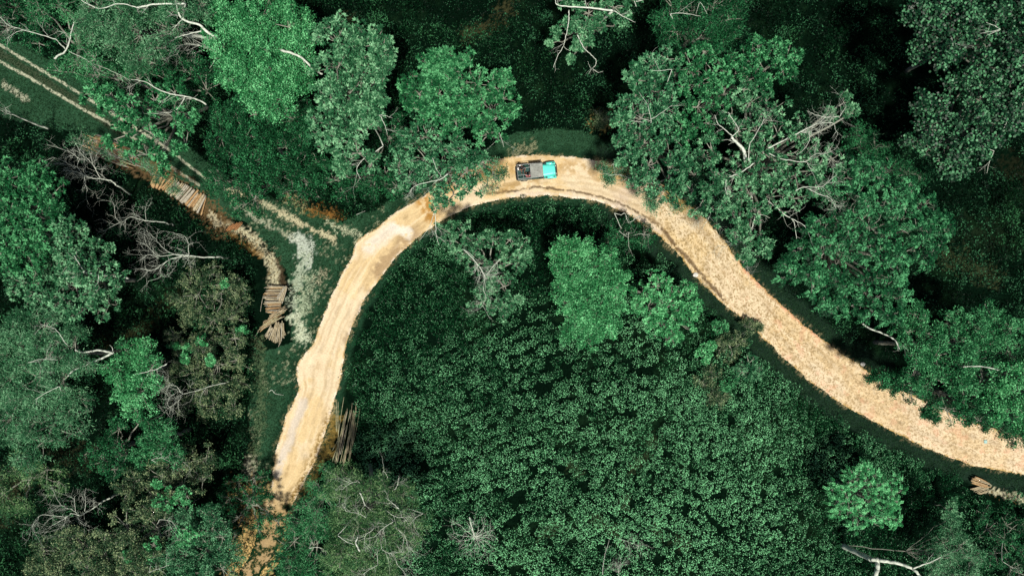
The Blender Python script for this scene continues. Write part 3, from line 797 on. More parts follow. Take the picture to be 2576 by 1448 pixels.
tree('broadleaf_tree', 'big olive grey tree with bare twigs at the bottom, right of the road', 'tree',
     [(850,1195,34),(890,1200,32),(930,1220,34),(975,1225,38),(1015,1240,34),(870,1250,46),(930,1270,48),(985,1285,46),(1035,1290,34),(900,1320,52),(960,1345,52),(1015,1345,40),(860,1385,50),(930,1405,52),(995,1405,42),(1040,1330,22),(900,1440,50),(980,1450,40),(850,1300,34)],
     10.5, 'wispy', 'olive_green', 8.5, 10, .12, .8, base=(930,1170),
     branches=[([(905,1238),(912,1252),(917,1270)], 11, 11, .10, .06, .3, False), ([(905,1385),(895,1365),(900,1350)], 11, 11.3, .12, .08, .1, False), ([(975,1200),(970,1190),(963,1183)], 9, 9.4, .05, .02, 1.0), ([(995,1228),(1002,1210),(1003,1196)], 9.5, 9.5, .04, .02, .8),
               ([(1003,1278),(985,1262),(970,1250)], 10.8, 11, .05, .02, .8), ([(850,1345),(870,1360),(890,1368)], 10.8, 11, .05, .02, .4), ([(990,1310),(960,1330),(940,1350)], 11.2, 11, .05, .02, 1.5), ([(1065,1290),(1045,1300),(1030,1320)], 10, 10.4, .04, .02, 1.), ([(960,1380),(980,1390),(1010,1385)], 11, 11, .04, .02, 1.6), ([(1000,1330),(1020,1350),(1025,1375)], 10.6, 10.6, .04, .02, 1.6), ([(920,1300),(900,1290),(870,1285)], 11, 11, .04, .02, 1.6),
               ([(940,1330),(920,1345),(915,1370)], 11, 11, .04, .02, 1.6), ([(980,1290),(1000,1300),(1020,1300)], 11, 11, .04, .02, 1.6), ([(950,1420),(930,1430),(910,1445)], 11, 11, .04, .02, 1.6), ([(900,1210),(880,1215),(860,1230)], 9.8, 9.8, .035, .02, 1.6), ([(1000,1420),(1015,1435),(1020,1445)], 10.6, 10.6, .035, .02, 1.6)])
tree('broadleaf_tree', 'low bright green tree at the bottom just right of the road end', 'tree',
     [(830,1185,28),(800,1215,30),(780,1260,34),(820,1250,34),(760,1310,36),(800,1310,36),(740,1360,36),(790,1370,40),(730,1420,40),(790,1430,40),(850,1150,0.1)][:10],
     5.5, 'wispy', 'mid', 8, 9, .2, .85, branches=[([(777,1377),(800,1375),(825,1388)], 5.8, 6, .05, .02, .6)])
# olive scrub left of the log stacks
tree('shrub', 'olive thicket of flowering scrub left of the upper straw log stack', 'shrub',
     [(480,695,34),(530,690,34),(575,715,32),(500,740,40),(555,760,42),(600,760,30),(460,745,26),(610,720,18),(590,800,30),(535,805,36),(480,790,30)], 3.2, 'fine', 'olive', 7, 9, .1, .8, trunk_r=.08, crownname='foliage')
tree('shrub', 'olive thicket of scrub with pale blossom specks, left of the fanned log stack', 'shrub',
     [(545,860,36),(590,850,30),(500,870,34),(450,850,26),(550,915,38),(600,905,28),(500,925,36),(455,900,28),(520,970,32),(570,970,34),(610,960,20),(480,1010,30),(540,1020,34),(590,1030,24),(430,950,22)], 3.5, 'fine', 'olive', 7, 9, .1, .8, trunk_r=.08, crownname='foliage')
tree('shrub', 'bright sprig bush growing in the olive scrub left of the stacks', 'shrub',
     [(440,868,12),(478,870,14),(505,855,12),(530,905,12),(567,713,10),(465,900,12),(610,830,12)], 4.2, 'rosette', 'bright', 9, 7, .1, .6, trunk_r=.05, crownname='foliage')
# inside the bend
tree('broadleaf_tree', 'open branching pale tree leftmost of the three inside the bend', 'tree',
     [(1130,585,28),(1165,590,30),(1200,610,32),(1240,600,28),(1280,605,28),(1310,625,26),(1160,640,28),(1205,660,34),(1255,650,34),(1300,665,28),(1225,710,34),(1270,720,34),(1215,760,28),(1260,775,26),(1290,755,20),(1325,640,16)],
     7.5, 'rosette', 'pale', 5.2, 8, .25, .75, base=(1225,690),
     branches=[([(1164,626),(1194,656),(1211,680),(1222,700)], 8.2, 7.5, .06, .10, 1.4), ([(1260,650),(1240,670),(1225,690)], 8.2, 7.6, .04, .06, 1.2), ([(1215,730),(1222,750),(1208,775)], 7.8, 7.6, .05, .02, 1.2)])
tree('broadleaf_tree', 'tall feathery bright green tree in the middle of the tea inside the bend', 'tree',
     [(1405,635,26),(1440,635,34),(1480,625,32),(1515,655,28),(1430,675,36),(1475,680,42),(1525,690,32),(1455,725,42),(1505,730,42),(1545,725,24),(1480,775,42),(1525,770,30),(1450,815,36),(1495,820,38),(1470,850,26),(1430,840,24),(1545,700,28),(1550,755,28),(1410,700,26),(1420,760,26),(1530,810,26)],
     8.5, 'fine', 'bright', 9.5, 10, .08, 1.0)
tree('broadleaf_tree', 'compact rounded green tree nearest the road inside the bend', 'tree',
     [(1615,735,28),(1650,720,30),(1690,725,28),(1730,740,26),(1630,775,34),(1675,765,38),(1725,780,30),(1600,770,22),(1660,810,32),(1705,815,32),(1690,840,22),(1745,770,16)],
     7, 'rosette', 'bright', 7.5, 10, .08, .7)
tree('shrub', 'dark leafed small tree with bare white twigs just inside the top of the bend', 'shrub',
     [(1550,590,28),(1590,600,28),(1620,590,24),(1530,610,20),(1575,560,20)], 4, 'fine', 'deep', 7, 8, .2, .9, trunk_r=.07, crownname='foliage',
     branches=[([(1544,536),(1560,540),(1571,536),(1576,550),(1583,560),(1598,550),(1611,540)], 4.6, 4.6, .04, .03, .5), ([(1581,583),(1580,600),(1581,620)], 4.4, 4.2, .04, .015, .4), ([(1555,580),(1568,590),(1580,597)], 4.4, 4.3, .03, .02, .3), ([(1600,590),(1612,588),(1630,592)], 4.4, 4.2, .03, .015, .8)])
for nm, lb, lo, h, st, mt in [
  ('small bright round bush below the compact green tree inside the bend', 0, [(1765,880,18),(1785,870,12),(1775,900,12)], 2.5, 'rosette', 'bright'),
  ('pale leafy bush beside the road bank, right of the small bright round bush', 0, [(1880,915,20),(1865,935,18),(1905,925,16),(1895,945,12)], 2.6, 'rosette', 'blue'),
  ('grey green leafy bush below the pale leafy bush by the bank', 0, [(1840,960,18),(1850,940,12),(1820,975,12)], 2.2, 'rosette', 'mid'),
  ('dry olive bush standing in the tea below the small bright round bush', 0, [(1790,985,26),(1765,960,20),(1810,1000,18),(1790,940,20)], 1.9, 'fine', 'olive'),
  ('dull olive bush touching the inner edge of the right hand road', 0, [(1850,850,24),(1820,860,22),(1880,825,20),(1840,880,24),(1905,820,10)], 2.3, 'fine', 'olive'),
  ('small green bush at the foot of the road bank, right of the olive bush', 0, [(1815,825,14),(1800,815,10)], 1.8, 'rosette', 'mid')]:
    tree('shrub', nm, 'shrub', lo, h, st, mt, 8, 8, .1, .62 if st == 'rosette' else .8, trunk_r=.04, crownname='foliage')
tree('broadleaf_tree', 'round feathery green tree alone in the lower right tea', 'tree',
     [(2110,1225,28),(2140,1200,28),(2180,1205,30),(2220,1220,28),(2250,1240,24),(2130,1255,32),(2180,1250,36),(2225,1265,30),(2100,1270,24),(2150,1290,30),(2200,1295,30),(2240,1300,20),(2170,1180,16)],
     7, 'feather', 'bright', 3.0, 9, .08, .62)
tree('broadleaf_tree', 'sparse pale green tree beside the thick forked trunk, lower right', 'tree',
     [(2385,1330,24),(2370,1365,28),(2410,1370,26),(2360,1400,30),(2400,1405,30),(2440,1400,26),(2380,1440,34),(2430,1440,28),(2390,1300,14),(2350,1430,24)],
     8, 'wispy', 'pale', 7, 9, .2, .85, base=(2118,1371), trunk_r=.05,
     branches=[([(2118,1371),(2155,1388),(2191,1406)], .3, 6, .46, .36, 0, False), ([(2191,1406),(2218,1409),(2260,1416),(2294,1429),(2314,1449),(2330,1480)], 6, 8, .30, .16, .1, False),
               ([(2296,1428),(2318,1420),(2341,1412),(2365,1400)], 7.4, 8.2, .14, .05, .3, False), ([(2205,1404),(2206,1425),(2201,1449),(2196,1480)], 6, 7.5, .36, .28, .1, False)])
tree('shrub', 'dull green scrub beside the small log heap at the right edge', 'shrub',
     [(2480,1330,34),(2530,1320,36),(2500,1390,36),(2560,1380,36),(2540,1430,36),(2470,1290,26),(2580,1300,36)], 2.5, 'fine', 'deep', 6, 8, .2, .85, trunk_r=.06, crownname='foliage',
     branches=[([(2520,1410),(2545,1425),(2560,1430)], 3, 3, .04, .02, .8)])
tree('shrub', 'leggy pale sapling left of the dull green scrub, lower right', 'shrub',
     [(2390,1278,14),(2405,1290,12),(2372,1290,9),(2395,1260,9)], 4, 'rosette', 'pale', 7, 6, .2, .6, trunk_r=.04, crownname='foliage')
# top centre
tree('broadleaf_tree', 'half bare tree hanging in from the top edge with white twisted limbs', 'tree',
     [(1440,25,30),(1480,35,32),(1520,40,30),(1430,65,24),(1460,75,28),(1495,75,26),(1545,20,32),(1475,105,18),(1570,50,18),(1400,85,12),(1380,112,7),(1437,150,9),(1452,118,10),(1500,-20,50),(1560,-30,50)],
     12, 'rosette', 'pale', 5.5, 8, .2, .8, base=(1470,130),
     branches=[([(1541,27),(1510,24),(1474,20),(1430,17),(1401,13),(1397,0)], 12, 12.4, .15, .05, .3), ([(1431,27),(1430,50),(1427,73),(1421,100),(1417,117),(1403,140),(1392,170)], 12, 10, .08, .03, .25, False),
               ([(1451,87),(1462,110),(1474,127),(1490,142),(1499,153),(1497,165),(1491,173),(1504,183),(1510,182),(1517,180)], 11.5, 10, .07, .025, .2, False), ([(1491,173),(1486,175),(1481,187)], 10, 9.8, .03, .015, 0, False), ([(1487,173),(1482,165),(1478,155)], 10, 9.9, .03, .015, 0, False),
               ([(1544,27),(1560,38),(1577,47),(1597,57)], 12, 11.5, .07, .025, .4, False), ([(1417,117),(1424,124),(1434,128)], 11, 10.8, .035, .015, .1, False), ([(1595,2),(1600,17),(1597,10)], 12, 12, .06, .03, .1, False), ([(1640,-8),(1618,0),(1600,4)], 12, 12, .04, .06, .1, False)])
tree('broadleaf_tree', 'soft deep green tree at the top edge right of the half bare tree', 'tree',
     [(1690,20,42),(1740,40,44),(1790,20,46),(1830,50,42),(1700,80,38),(1760,95,40),(1820,100,40),(1850,10,30),(1665,50,24),(1690,130,26),(1790,145,28),(1835,145,24)],
     10, 'wispy', 'deep', 8, 9, .12, 1.05, branches=[([(1685,36),(1705,34),(1735,36),(1762,42)], 10.4, 10.4, .05, .02, .4), ([(1760,5),(1770,20),(1778,35)], 10.4, 10.4, .03, .02, .2)])
tree('broadleaf_tree', 'wide green tree with small star of white twigs, right of the jeep', 'tree',
     [(1600,200,34),(1640,170,34),(1680,150,34),(1590,250,34),(1640,230,42),(1690,210,42),(1560,285,30),(1610,300,42),(1665,290,44),(1570,340,26),(1620,360,40),(1675,350,42),(1580,395,24),(1630,415,34),(1680,420,34),(1610,455,28),(1660,475,34),(1560,310,22),(1590,180,20),(1725,400,30),(1745,440,30),(1715,450,28),(1770,395,30),(1740,480,26),(1700,480,26)],
     12, 'rosette', 'blue', 5.6, 9, .18, .85,
     branches=[([(1637,310),(1637,300),(1630,270),(1627,260),(1607,233)], 12, 12.6, .05, .015, .4, False), ([(1637,300),(1655,290),(1690,265)], 12.2, 12.5, .05, .015, .4, False), ([(1637,305),(1620,300),(1600,290)], 12.2, 12.4, .04, .015, .2, False), ([(1620,308),(1600,306),(1581,302)], 12.2, 12.3, .04, .015, .3, False),
               ([(1600,380),(1574,390),(1555,402),(1537,417)], 9, 8.5, .05, .02, .4), ([(1609,427),(1620,445),(1631,463)], 9, 8.6, .04, .02, .3), ([(1690,175),(1665,178),(1640,178)], 12, 12.4, .04, .02, .3)])
tree('broadleaf_tree', 'bright tufted tree right of the wide tree with the white twig star', 'tree',
     [(1735,170,34),(1770,130,28),(1750,215,40),(1800,190,40),(1850,160,38),(1900,130,34),(1945,125,30),(1980,140,24),(1820,235,42),(1870,205,40),(1920,175,36),(1970,180,28),(1755,270,40),(1730,330,38),(1780,310,38),(1900,240,34)],
     12.5, 'rosette', 'mid', 5.4, 9, .2, .88)
tree('broadleaf_tree', 'huge grey green tree with bleached bare limbs right of the bend', 'tree',
     [(1840,285,38),(1885,260,40),(1930,280,42),(1850,330,38),(1900,330,46),(1955,335,44),(2000,330,34),(1870,385,44),(1920,385,46),(1975,390,44),(2025,385,38),(1840,430,38),(1890,435,44),(1945,440,46),(2000,445,40),(2050,430,32),(2090,400,28),(1830,480,34),(1880,490,38),(1935,495,38),(1990,500,34),(1900,545,32),(1890,600,26),(1870,650,20),(1920,620,20),(2120,260,22),(2140,285,16),(2085,290,18),(2060,480,28),(1870,225,28),(1790,380,34),(1790,430,34),(1785,480,30),(1800,525,30),(1840,530,30),(1760,520,24),(1850,575,24)],
     14.5, 'rosette', 'pale', 3.9, 8, .30, .85, base=(1870,440), trunk_r=.3,
     branches=[([(1874,400),(1870,378),(1854,360),(1840,347)], 13, 14.8, .24, .16, .2), ([(1841,342),(1822,325),(1807,313),(1801,300),(1797,290)], 14.8, 15, .07, .03, .5, False), ([(1838,345),(1857,327),(1845,305),(1831,283)], 14.8, 15.2, .07, .03, .5, False),
               ([(1884,407),(1884,367),(1904,333),(1921,300)], 14, 15.2, .07, .03, .6, False), ([(1897,410),(1864,433),(1831,447),(1824,467),(1828,490)], 13.5, 13.5, .09, .03, .6, False),
               ([(1931,373),(1951,363),(1990,343),(2031,323),(2060,308),(2074,297),(2095,294),(2111,293),(2120,280),(2128,267)], 13.5, 15, .12, .03, .9, False), ([(2078,295),(2055,290),(2031,280)], 14.8, 15, .05, .02, .5, False),
               ([(2050,312),(2064,310),(2094,310),(2100,325),(2108,340)], 14.6, 14.6, .06, .02, .7, False), ([(2036,326),(2036,342),(2034,357),(2020,378),(2004,390)], 14.2, 14, .06, .02, .5, False),
               ([(1930,385),(1968,400),(2024,407),(2040,395),(2054,387),(2080,385),(2098,377)], 13.6, 14.5, .07, .02, .8, False), ([(2031,410),(2036,422),(2048,427)], 14, 14, .04, .015, .4, False),
               ([(2000,480),(2021,470),(2064,470),(2085,455),(2104,440)], 13.5, 14.2, .07, .025, .9, False), ([(2030,473),(2060,488),(2084,496),(2095,508),(2101,523)], 13.6, 13.5, .06, .02, .8, False),
               ([(1890,500),(1897,533),(1897,550),(1890,575),(1881,596),(1877,616),(1881,643),(1867,660)], 12, 11, .13, .03, .9), ([(1877,610),(1860,607),(1847,608),(1824,620),(1806,617)], 11.4, 11, .06, .02, .9, False), ([(1895,546),(1915,540),(1935,548)], 12, 12, .06, .02, .6, False),
               ([(1925,500),(1950,520),(1978,543),(2011,560),(2034,573),(2048,560)], 12.8, 13, .09, .02, .5, False), ([(1990,550),(1998,563),(2003,603),(2008,640)], 13, 12, .06, .015, .5, False), ([(1790,530),(1781,550),(1768,570)], 12, 11.5, .05, .02, 1.0)])
tree('broadleaf_tree', 'thin outer boughs spread over the road right of the jeep', 'tree',
     [(1690,510,28),(1650,495,26),(1560,430,20),(1590,440,22),(1520,430,14),(1625,480,18),(1640,515,14),(1530,450,12),(1720,495,22)],
     8.5, 'wispy', 'blue', 7.5, 8, .2, .85, base=(1690,440), trunk_r=.1, branches=[([(1600,455),(1560,440),(1530,442)], 8, 8.2, .04, .015, .4)])
tree('broadleaf_tree', 'large layered feathery tree beside the right hand road', 'tree',
     [(2110,450,34),(2160,440,34),(2220,450,34),(2090,510,38),(2150,505,42),(2210,510,42),(2270,500,34),(2320,520,28),(2120,570,42),(2185,570,44),(2245,570,42),(2305,575,34),(2350,610,24),(2060,590,36),(2010,640,30),(2060,650,36),(2120,640,42),(2185,640,42),(2250,640,40),(2310,640,30),(1985,690,24),(2040,710,32),(2100,705,36),(2160,700,38),(2230,700,34),(2130,765,32),(2190,760,32),(2080,770,24),(2250,740,24),(2230,790,24),(2170,420,24),(2370,570,18)],
     14, 'feather', 'under2', 2.5, 9, .32, .95, base=(1990,640), trunk_r=.25)
tree('broadleaf_tree', 'dark green bushy tree between the layered feathery tree and the right edge', 'tree',
     [(2300,790,30),(2280,835,34),(2330,840,40),(2380,810,34),(2300,890,38),(2350,895,44),(2405,865,42),(2440,820,34),(2400,925,44),(2345,950,38),(2300,945,30),(2450,890,42),(2470,950,44),(2500,850,38),(2490,790,30),(2420,980,40),(2540,830,34),(2540,890,36)],
     11, 'fine', 'mid', 8, 9, .14, 1.05, base=(2200,860),
     branches=[([(2168,813),(2190,827),(2214,836),(2235,845),(2251,856),(2261,876)], 8, 10, .13, .08, .2, False)])
tree('broadleaf_tree', 'deep green tree that overhangs the road at the right edge', 'tree',
     [(2215,950,22),(2235,975,20),(2260,960,26),(2290,985,26),(2340,1010,26),(2325,1038,12),(2345,1048,12),(2380,1030,30),(2420,1040,28),(2460,1055,26),(2430,1010,36),(2480,1020,36),(2510,1070,28),(2550,1090,26),(2190,950,18)],
     8, 'fine', 'deep', 8, 9, .1, .95, base=(2300,930))
tree('broadleaf_tree', 'bright green tree at the right edge with one pale curved limb', 'tree',
     [(2530,940,36),(2570,920,38),(2510,985,34),(2560,985,44),(2540,1030,38),(2590,1040,44),(2500,1020,24),(2600,960,44),(2575,1075,26)],
     12, 'fine', 'bright', 8.5, 10, .08, 1.0, base=(2420,900), branches=[([(2401,930),(2415,924),(2431,921),(2471,921),(2510,930)], 9.5, 12, .12, .07, .1, False)])
tree('broadleaf_tree', 'round leaved tree filling the upper right corner', 'tree',
     [(2290,20,32),(2340,30,34),(2390,30,34),(2440,50,36),(2490,20,38),(2540,40,38),(2300,70,28),(2350,85,32),(2410,100,36),(2470,100,36),(2530,110,38),(2575,90,40),(2310,130,24),(2370,145,30),(2570,160,36),(2520,175,34),(2590,20,50),(2460,150,26)],
     13, 'round', 'round', 12, 9, .16, .84, branches=[([(2515,75),(2500,65),(2480,58)], 13.2, 13.2, .05, .02, .6), ([(2515,75),(2490,80),(2465,85)], 13.2, 13.2, .04, .02, .5), ([(2393,95),(2396,110),(2397,135)], 12.6, 12.4, .04, .015, .5)])
tree('broadleaf_tree', 'round leaved tree below the upper right corner beside dark undergrowth', 'tree',
     [(2440,190,32),(2490,210,36),(2540,220,38),(2400,200,24),(2460,250,36),(2520,270,38),(2570,260,38),(2320,260,24),(2360,270,24),(2430,290,34),(2490,310,36),(2540,320,34),(2380,320,32),(2330,330,30),(2440,340,36),(2290,360,22),(2340,375,26),(2400,380,34),(2460,370,30),(2410,425,22),(2370,415,20),(2500,350,22),(2375,440,14),(2590,200,44)],
     12, 'round', 'round', 11, 9, .18, .82, branches=[([(2533,305),(2528,315),(2523,325)], 11, 10.6, .03, .03, 0), ([(2500,380),(2487,410),(2482,435)], 9, 8, .04, .02, .5)])
tree('broadleaf_tree', 'dusky green tree between the huge grey green tree and the round leaved trees', 'tree',
     [(2150,330,30),(2200,370,32),(2240,420,30),(2190,420,28),(2280,440,28),(2310,440,24),(2140,400,22),(2160,370,20)], 8, 'wispy', 'deep', 7, 8, .22, 1.)
tree('broadleaf_tree', 'low yellowing shrubby tree above the road right of the jeep', 'tree',
     [(1505,290,16),(1520,300,14),(1510,315,10)], 3, 'wispy', 'olive', 7, 7, .15, .7, trunk_r=.05)

tree('broadleaf_tree', 'deep green tree filling the shade between the tufted trees above the fork', 'tree',
     [(800,410,36),(840,450,38),(790,460,34),(900,455,34),(940,470,30),(970,440,30),(1000,470,26),(870,480,28),(980,350,28),(1000,310,26)], 7, 'fine', 'deep', 7, 9, .15, .95)
tree('broadleaf_tree', 'muted grey green tree at the left edge below the hazy pale trees', 'tree',
     [(30,1180,40),(80,1200,38),(10,1240,44),(120,1180,34),(60,1260,34),(-30,1190,50),(150,1210,26)], 6, 'wispy', 'olive_green', 7, 8, .25, .95)
tree('broadleaf_tree', 'dull green tree in the gap right of the small bright bushy tree', 'tree',
     [(300,1080,30),(280,1120,32),(320,1140,30),(260,1160,28),(230,1130,24),(350,1060,22),(290,1180,26)], 5.5, 'fine', 'deep', 7, 8, .2, .95)
tree('broadleaf_tree', 'dim green tree between the hazy limbs and the open tree over the track', 'tree',
     [(620,20,30),(200,160,30),(250,190,34),(300,200,34),(350,200,34),(390,160,32),(320,150,34),(150,180,24),(460,270,30)][1:], 7, 'wispy', 'mid', 6.5, 8, .2, .95)

# ---------- dead trees, bare wood only
def dead_tree(label, base, limbs, twd=1.0, depth=2):
    random.seed(hash_s(label) % 99991)
    b = P(base[0], base[1], 0); b.z = -.1
    root = empty('dead_tree', b); tag(root, label, 'dead tree')
    first = True
    for pts, z0, z1, r0, r1 in limbs:
        traced_branch(root, pts, z0, z1, r0, r1, DEAD, twd, depth, name='trunk' if first else 'branch', attach=(b if first and z0 > 1.5 else None)); first = False
dead_tree('bleached dead tree fanning left across the dark gap at the left', (575,646),
  [([(542,646),(510,647),(477,643),(433,650),(408,665),(383,680),(355,676)], 4, 8, .13, .03), ([(477,643),(440,640),(397,643),(380,628),(367,616),(343,606)], 6, 8, .07, .02),
   ([(475,643),(474,625),(473,610),(463,593),(437,586)], 6, 8, .05, .018), ([(460,645),(420,632),(390,600),(368,580)], 6.5, 8.2, .05, .015), ([(420,655),(404,675),(403,696),(370,708)], 7, 7.5, .04, .015), ([(400,650),(375,640),(352,655)], 7.2, 8, .04, .015)], .9)
dead_tree('grey dead tree with curling limbs beside the thin pole stack', (330,490),
  [([(293,467),(280,455),(253,450),(232,448),(210,440),(190,432),(160,428)], 5, 8, .12, .03), ([(253,450),(240,425),(233,413),(220,400),(207,390),(190,360)], 6, 8.5, .06, .02), ([(210,440),(195,420),(200,400)], 7, 8, .05, .02), ([(212,441),(215,465),(220,480)], 7, 7.2, .04, .015), ([(233,413),(245,425),(265,425)], 7.4, 7.4, .03, .012), ([(190,425),(160,405),(130,395)], 7.5, 8, .04, .015), ([(200,400),(170,380),(120,365)], 7.8, 8, .035, .014)], .9)
dead_tree('thin zigzag dead limb tree above the bleached fanning dead tree', (440,566),
  [([(417,560),(390,557),(367,555),(345,550),(328,545),(312,556),(303,560),(280,570),(260,583)], 4, 7, .08, .02), ([(303,560),(290,545),(288,520),(282,505)], 6, 7, .035, .012), ([(367,555),(365,535),(366,520)], 6, 7, .035, .012)], .8)
dead_tree('bare crooked dead branches below the olive scrub at the left', (590,955),
  [([(570,962),(530,970),(495,982),(460,991),(445,1000)], 4, 7, .06, .03), ([(460,991),(450,980),(442,970),(425,968),(410,975)], 6.5, 7.4, .05, .02), ([(455,992),(452,1005),(425,1025),(415,1035)], 6.5, 7, .04, .015), ([(440,990),(425,1000),(420,1020)], 7, 7, .04, .015), ([(445,972),(415,955),(400,935)], 7, 7, .03, .012)], 1.1)
dead_tree('dead tree with antler like crown in the lower left corner area', (310,1235),
  [([(277,1251),(262,1258),(250,1266),(230,1280),(207,1292),(195,1300)], 4, 7, .13, .05), ([(200,1296),(180,1290),(167,1299),(140,1296),(107,1294),(90,1306),(78,1330)], 7, 8.5, .07, .015), ([(195,1290),(180,1280),(167,1276),(150,1265),(133,1232)], 7, 8.5, .05, .015),
   ([(213,1285),(215,1260),(213,1242),(216,1225)], 6.8, 8, .04, .012), ([(190,1285),(188,1265),(187,1250)], 7, 8, .04, .012), ([(170,1299),(150,1310),(127,1322)], 7.4, 8, .05, .015), ([(167,1299),(160,1320),(150,1340)], 7.4, 7.6, .03, .012), ([(195,1300),(205,1315),(225,1325)], 7, 7.4, .035, .012)], .9)
dead_tree('white dead shrub with twigs radiating from one point in the bottom tea', (1190,1320),
  [([(1180,1299),(1184,1315),(1190,1335),(1194,1349)], 3.0, 2.2, .07, .10)] +
  [([(1194,1349),(1194+math.cos(a)*l*.55+5, 1349+math.sin(a)*l*.5),(1194+math.cos(a+.12)*l, 1349+math.sin(a+.12)*l)], 2.2, 3.4, .045, .014) for a, l in
     [(.1,50),(.5,52),(.9,48),(1.3,44),(1.8,40),(2.3,44),(2.8,48),(3.2,55),(3.7,50),(4.1,42),(5.3,40),(5.8,52),(6.1,45),(4.9,30)]], .7, 1)
dead_tree('leaning bare grey pole trunk at the left end of the grassy track', (132,328),
  [([(123,325),(90,313),(60,300),(30,287),(15,282)], 1, 9, .17, .06)], .25, 1)
dead_tree('thin upright bare sapling in the bottom centre tea', (1530,1440),
  [([(1515,1445),(1518,1410),(1525,1380),(1533,1352)], 1.2, 2.2, .045, .015)], .3, 0)
dead_tree('pale twiggy stem right of the thin upright bare sapling', (1560,1440),
  [([(1556,1448),(1555,1430),(1548,1410)], 1, 1.8, .04, .012)], 2.2, 0)
dead_tree('crooked bare twig bush in the lower centre tea', (1600,1365),
  [([(1555,1352),(1570,1358),(1590,1365),(1610,1375)], 1.1, 1.3, .04, .015)], 1.5, 1)

# ------------------------------------------------------------------ low vegetation
def masks(x, y):
    px, py = toD(x, y)
    qx, qy = jitter_line(px, py, 8, 30, 77)
    road = inpoly(px, py, ROADPOLY)
    dr = np.where(road, 0, np.minimum(dpoly(qx, qy, OUT), dpoly(qx, qy, INN)))
    dtea = inpoly(px, py, TEA)
    verge = inpoly(qx, qy, G_TRACK) | inpoly(qx, qy, G_JUNC) | inpoly(qx, qy, G_TOP)
    bank = (dr < 40) & (px > 1650) & dtea | (dr < 38) & (px > 1840) & (px < 2250) & ~dtea
    edge = dr < np.where((px > 860) & (px < 1300) & dtea, 10, 16)
    dt = dpoly(px, py, TRACK)
    heaps = (dpoly(px, py, [(390,440),(535,530)]) < 34) | (dpoly(px, py, [(240,360),(350,410)]) < 28) | (dpoly(px, py, [(680,710),(690,850)]) < 42) | (dpoly(px, py, [(865,1000),(860,1150)]) < 34) | (dpoly(px, py, [(2450,1205),(2490,1235)]) < 26) | (dpoly(px, py, [(575,570),(640,605),(693,700)]) < 20)
    return px, py, road, dr, dtea, verge, bank, edge, heaps

def bush_leaves(cx, cy, rad, hgt, n_per, L, rng, wl=.42, flat=.6, zb=.25, zs=.75):
    cnt = np.maximum(3, (n_per*rad*rad*math.pi)).astype(int)
    rep = np.repeat(np.arange(len(cx)), cnt); N = len(rep)
    rr = np.sqrt(rng.random(N)); a = rng.uniform(0, 2*np.pi, N)
    lump = 1+.16*np.sin(a*3+rep)+.08*np.sin(a*7+rep*2)
    ox = np.cos(a)*rr*lump; oy = np.sin(a)*rr*lump
    z = np.sqrt(np.maximum(0, 1-rr**2*.92))
    x = cx[rep]+ox*rad[rep]; y = cy[rep]+oy*rad[rep]
    gz = terrain_z(x, y)
    org = np.stack([x, y, gz+hgt[rep]*(zb+zs*z)-rng.random(N)**2*.18], -1)
    d = norm(np.stack([ox, oy, np.full(N, .35)], -1)*.7 + rdir(N, rng, -.4, .9))
    Ls = rng.uniform(.7, 1.35, N)*L
    up = norm(np.array([0, 0, 1.0])+rdir(N, rng)*flat)
    V, F = leaf_quads(org, d, up, Ls, Ls*rng.uniform(wl*.8, wl*1.2, N), .12)
    return V, F, rep

def terrain_z(x, y):
    px, py = toD(x, y); return terrain(x, y, px, py)

def scatter(x0, x1, y0, y1, step, rng, jit=.42):
    X, Y = np.meshgrid(np.arange(x0, x1, step), np.arange(y0, y1, step))
    X = X+(np.arange(X.shape[0]) % 2)[:, None]*step*.5
    X = X.ravel(); Y = Y.ravel()
    return X+rng.uniform(-jit, jit, len(X))*step, Y+rng.uniform(-jit, jit, len(X))*step

rng = np.random.default_rng(21)
# tea
x, y = scatter(-60, 84, -66, 34, .98, rng, .22)
x, y = x*.94-y*.34, x*.34+y*.94-5
x, y = x+(fbm(x, y, 24, 2, 201)-.5)*9, y+(fbm(x, y, 24, 2, 202)-.5)*9   # the rows wander
px, py, road, dr, tea, verge, bank, edge, heaps = masks(x, y)
keep = tea & (np.abs(x) < 66) & (y > -42) & ~road & ~bank & (dr > 14) & ~heaps & ((px > 860) | (py < 900))
keep &= rng.random(len(x)) > .015
path = fbm(px, py, 60, 3, 91)       # meandering gaps between the bushes
keep &= np.abs(path-.5) > .006
x, y, px, py = x[keep], y[keep], px[keep], py[keep]
rad = rng.uniform(.46, .64, len(x)); hg = rng.uniform(.75, 1.2, len(x))
glint_tint = smoothstep(760, 180, np.hypot((px-1500)*.8, py-1270))*.55*(.5+1.0*fbm(px, py, 70, 3, 17))-.02   # glint around the bottom centre, put into the leaf tint
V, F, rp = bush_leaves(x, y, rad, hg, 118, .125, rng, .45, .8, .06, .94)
me = np_mesh("tea_bushes", V, F); set_tuft(me, rp, 4, rng, glint_tint)
tag(link("tea_bushes", me, LM['tea']), 'mass of glossy clipped tea bushes inside the bend of the road', 'tea field', kind='stuff')

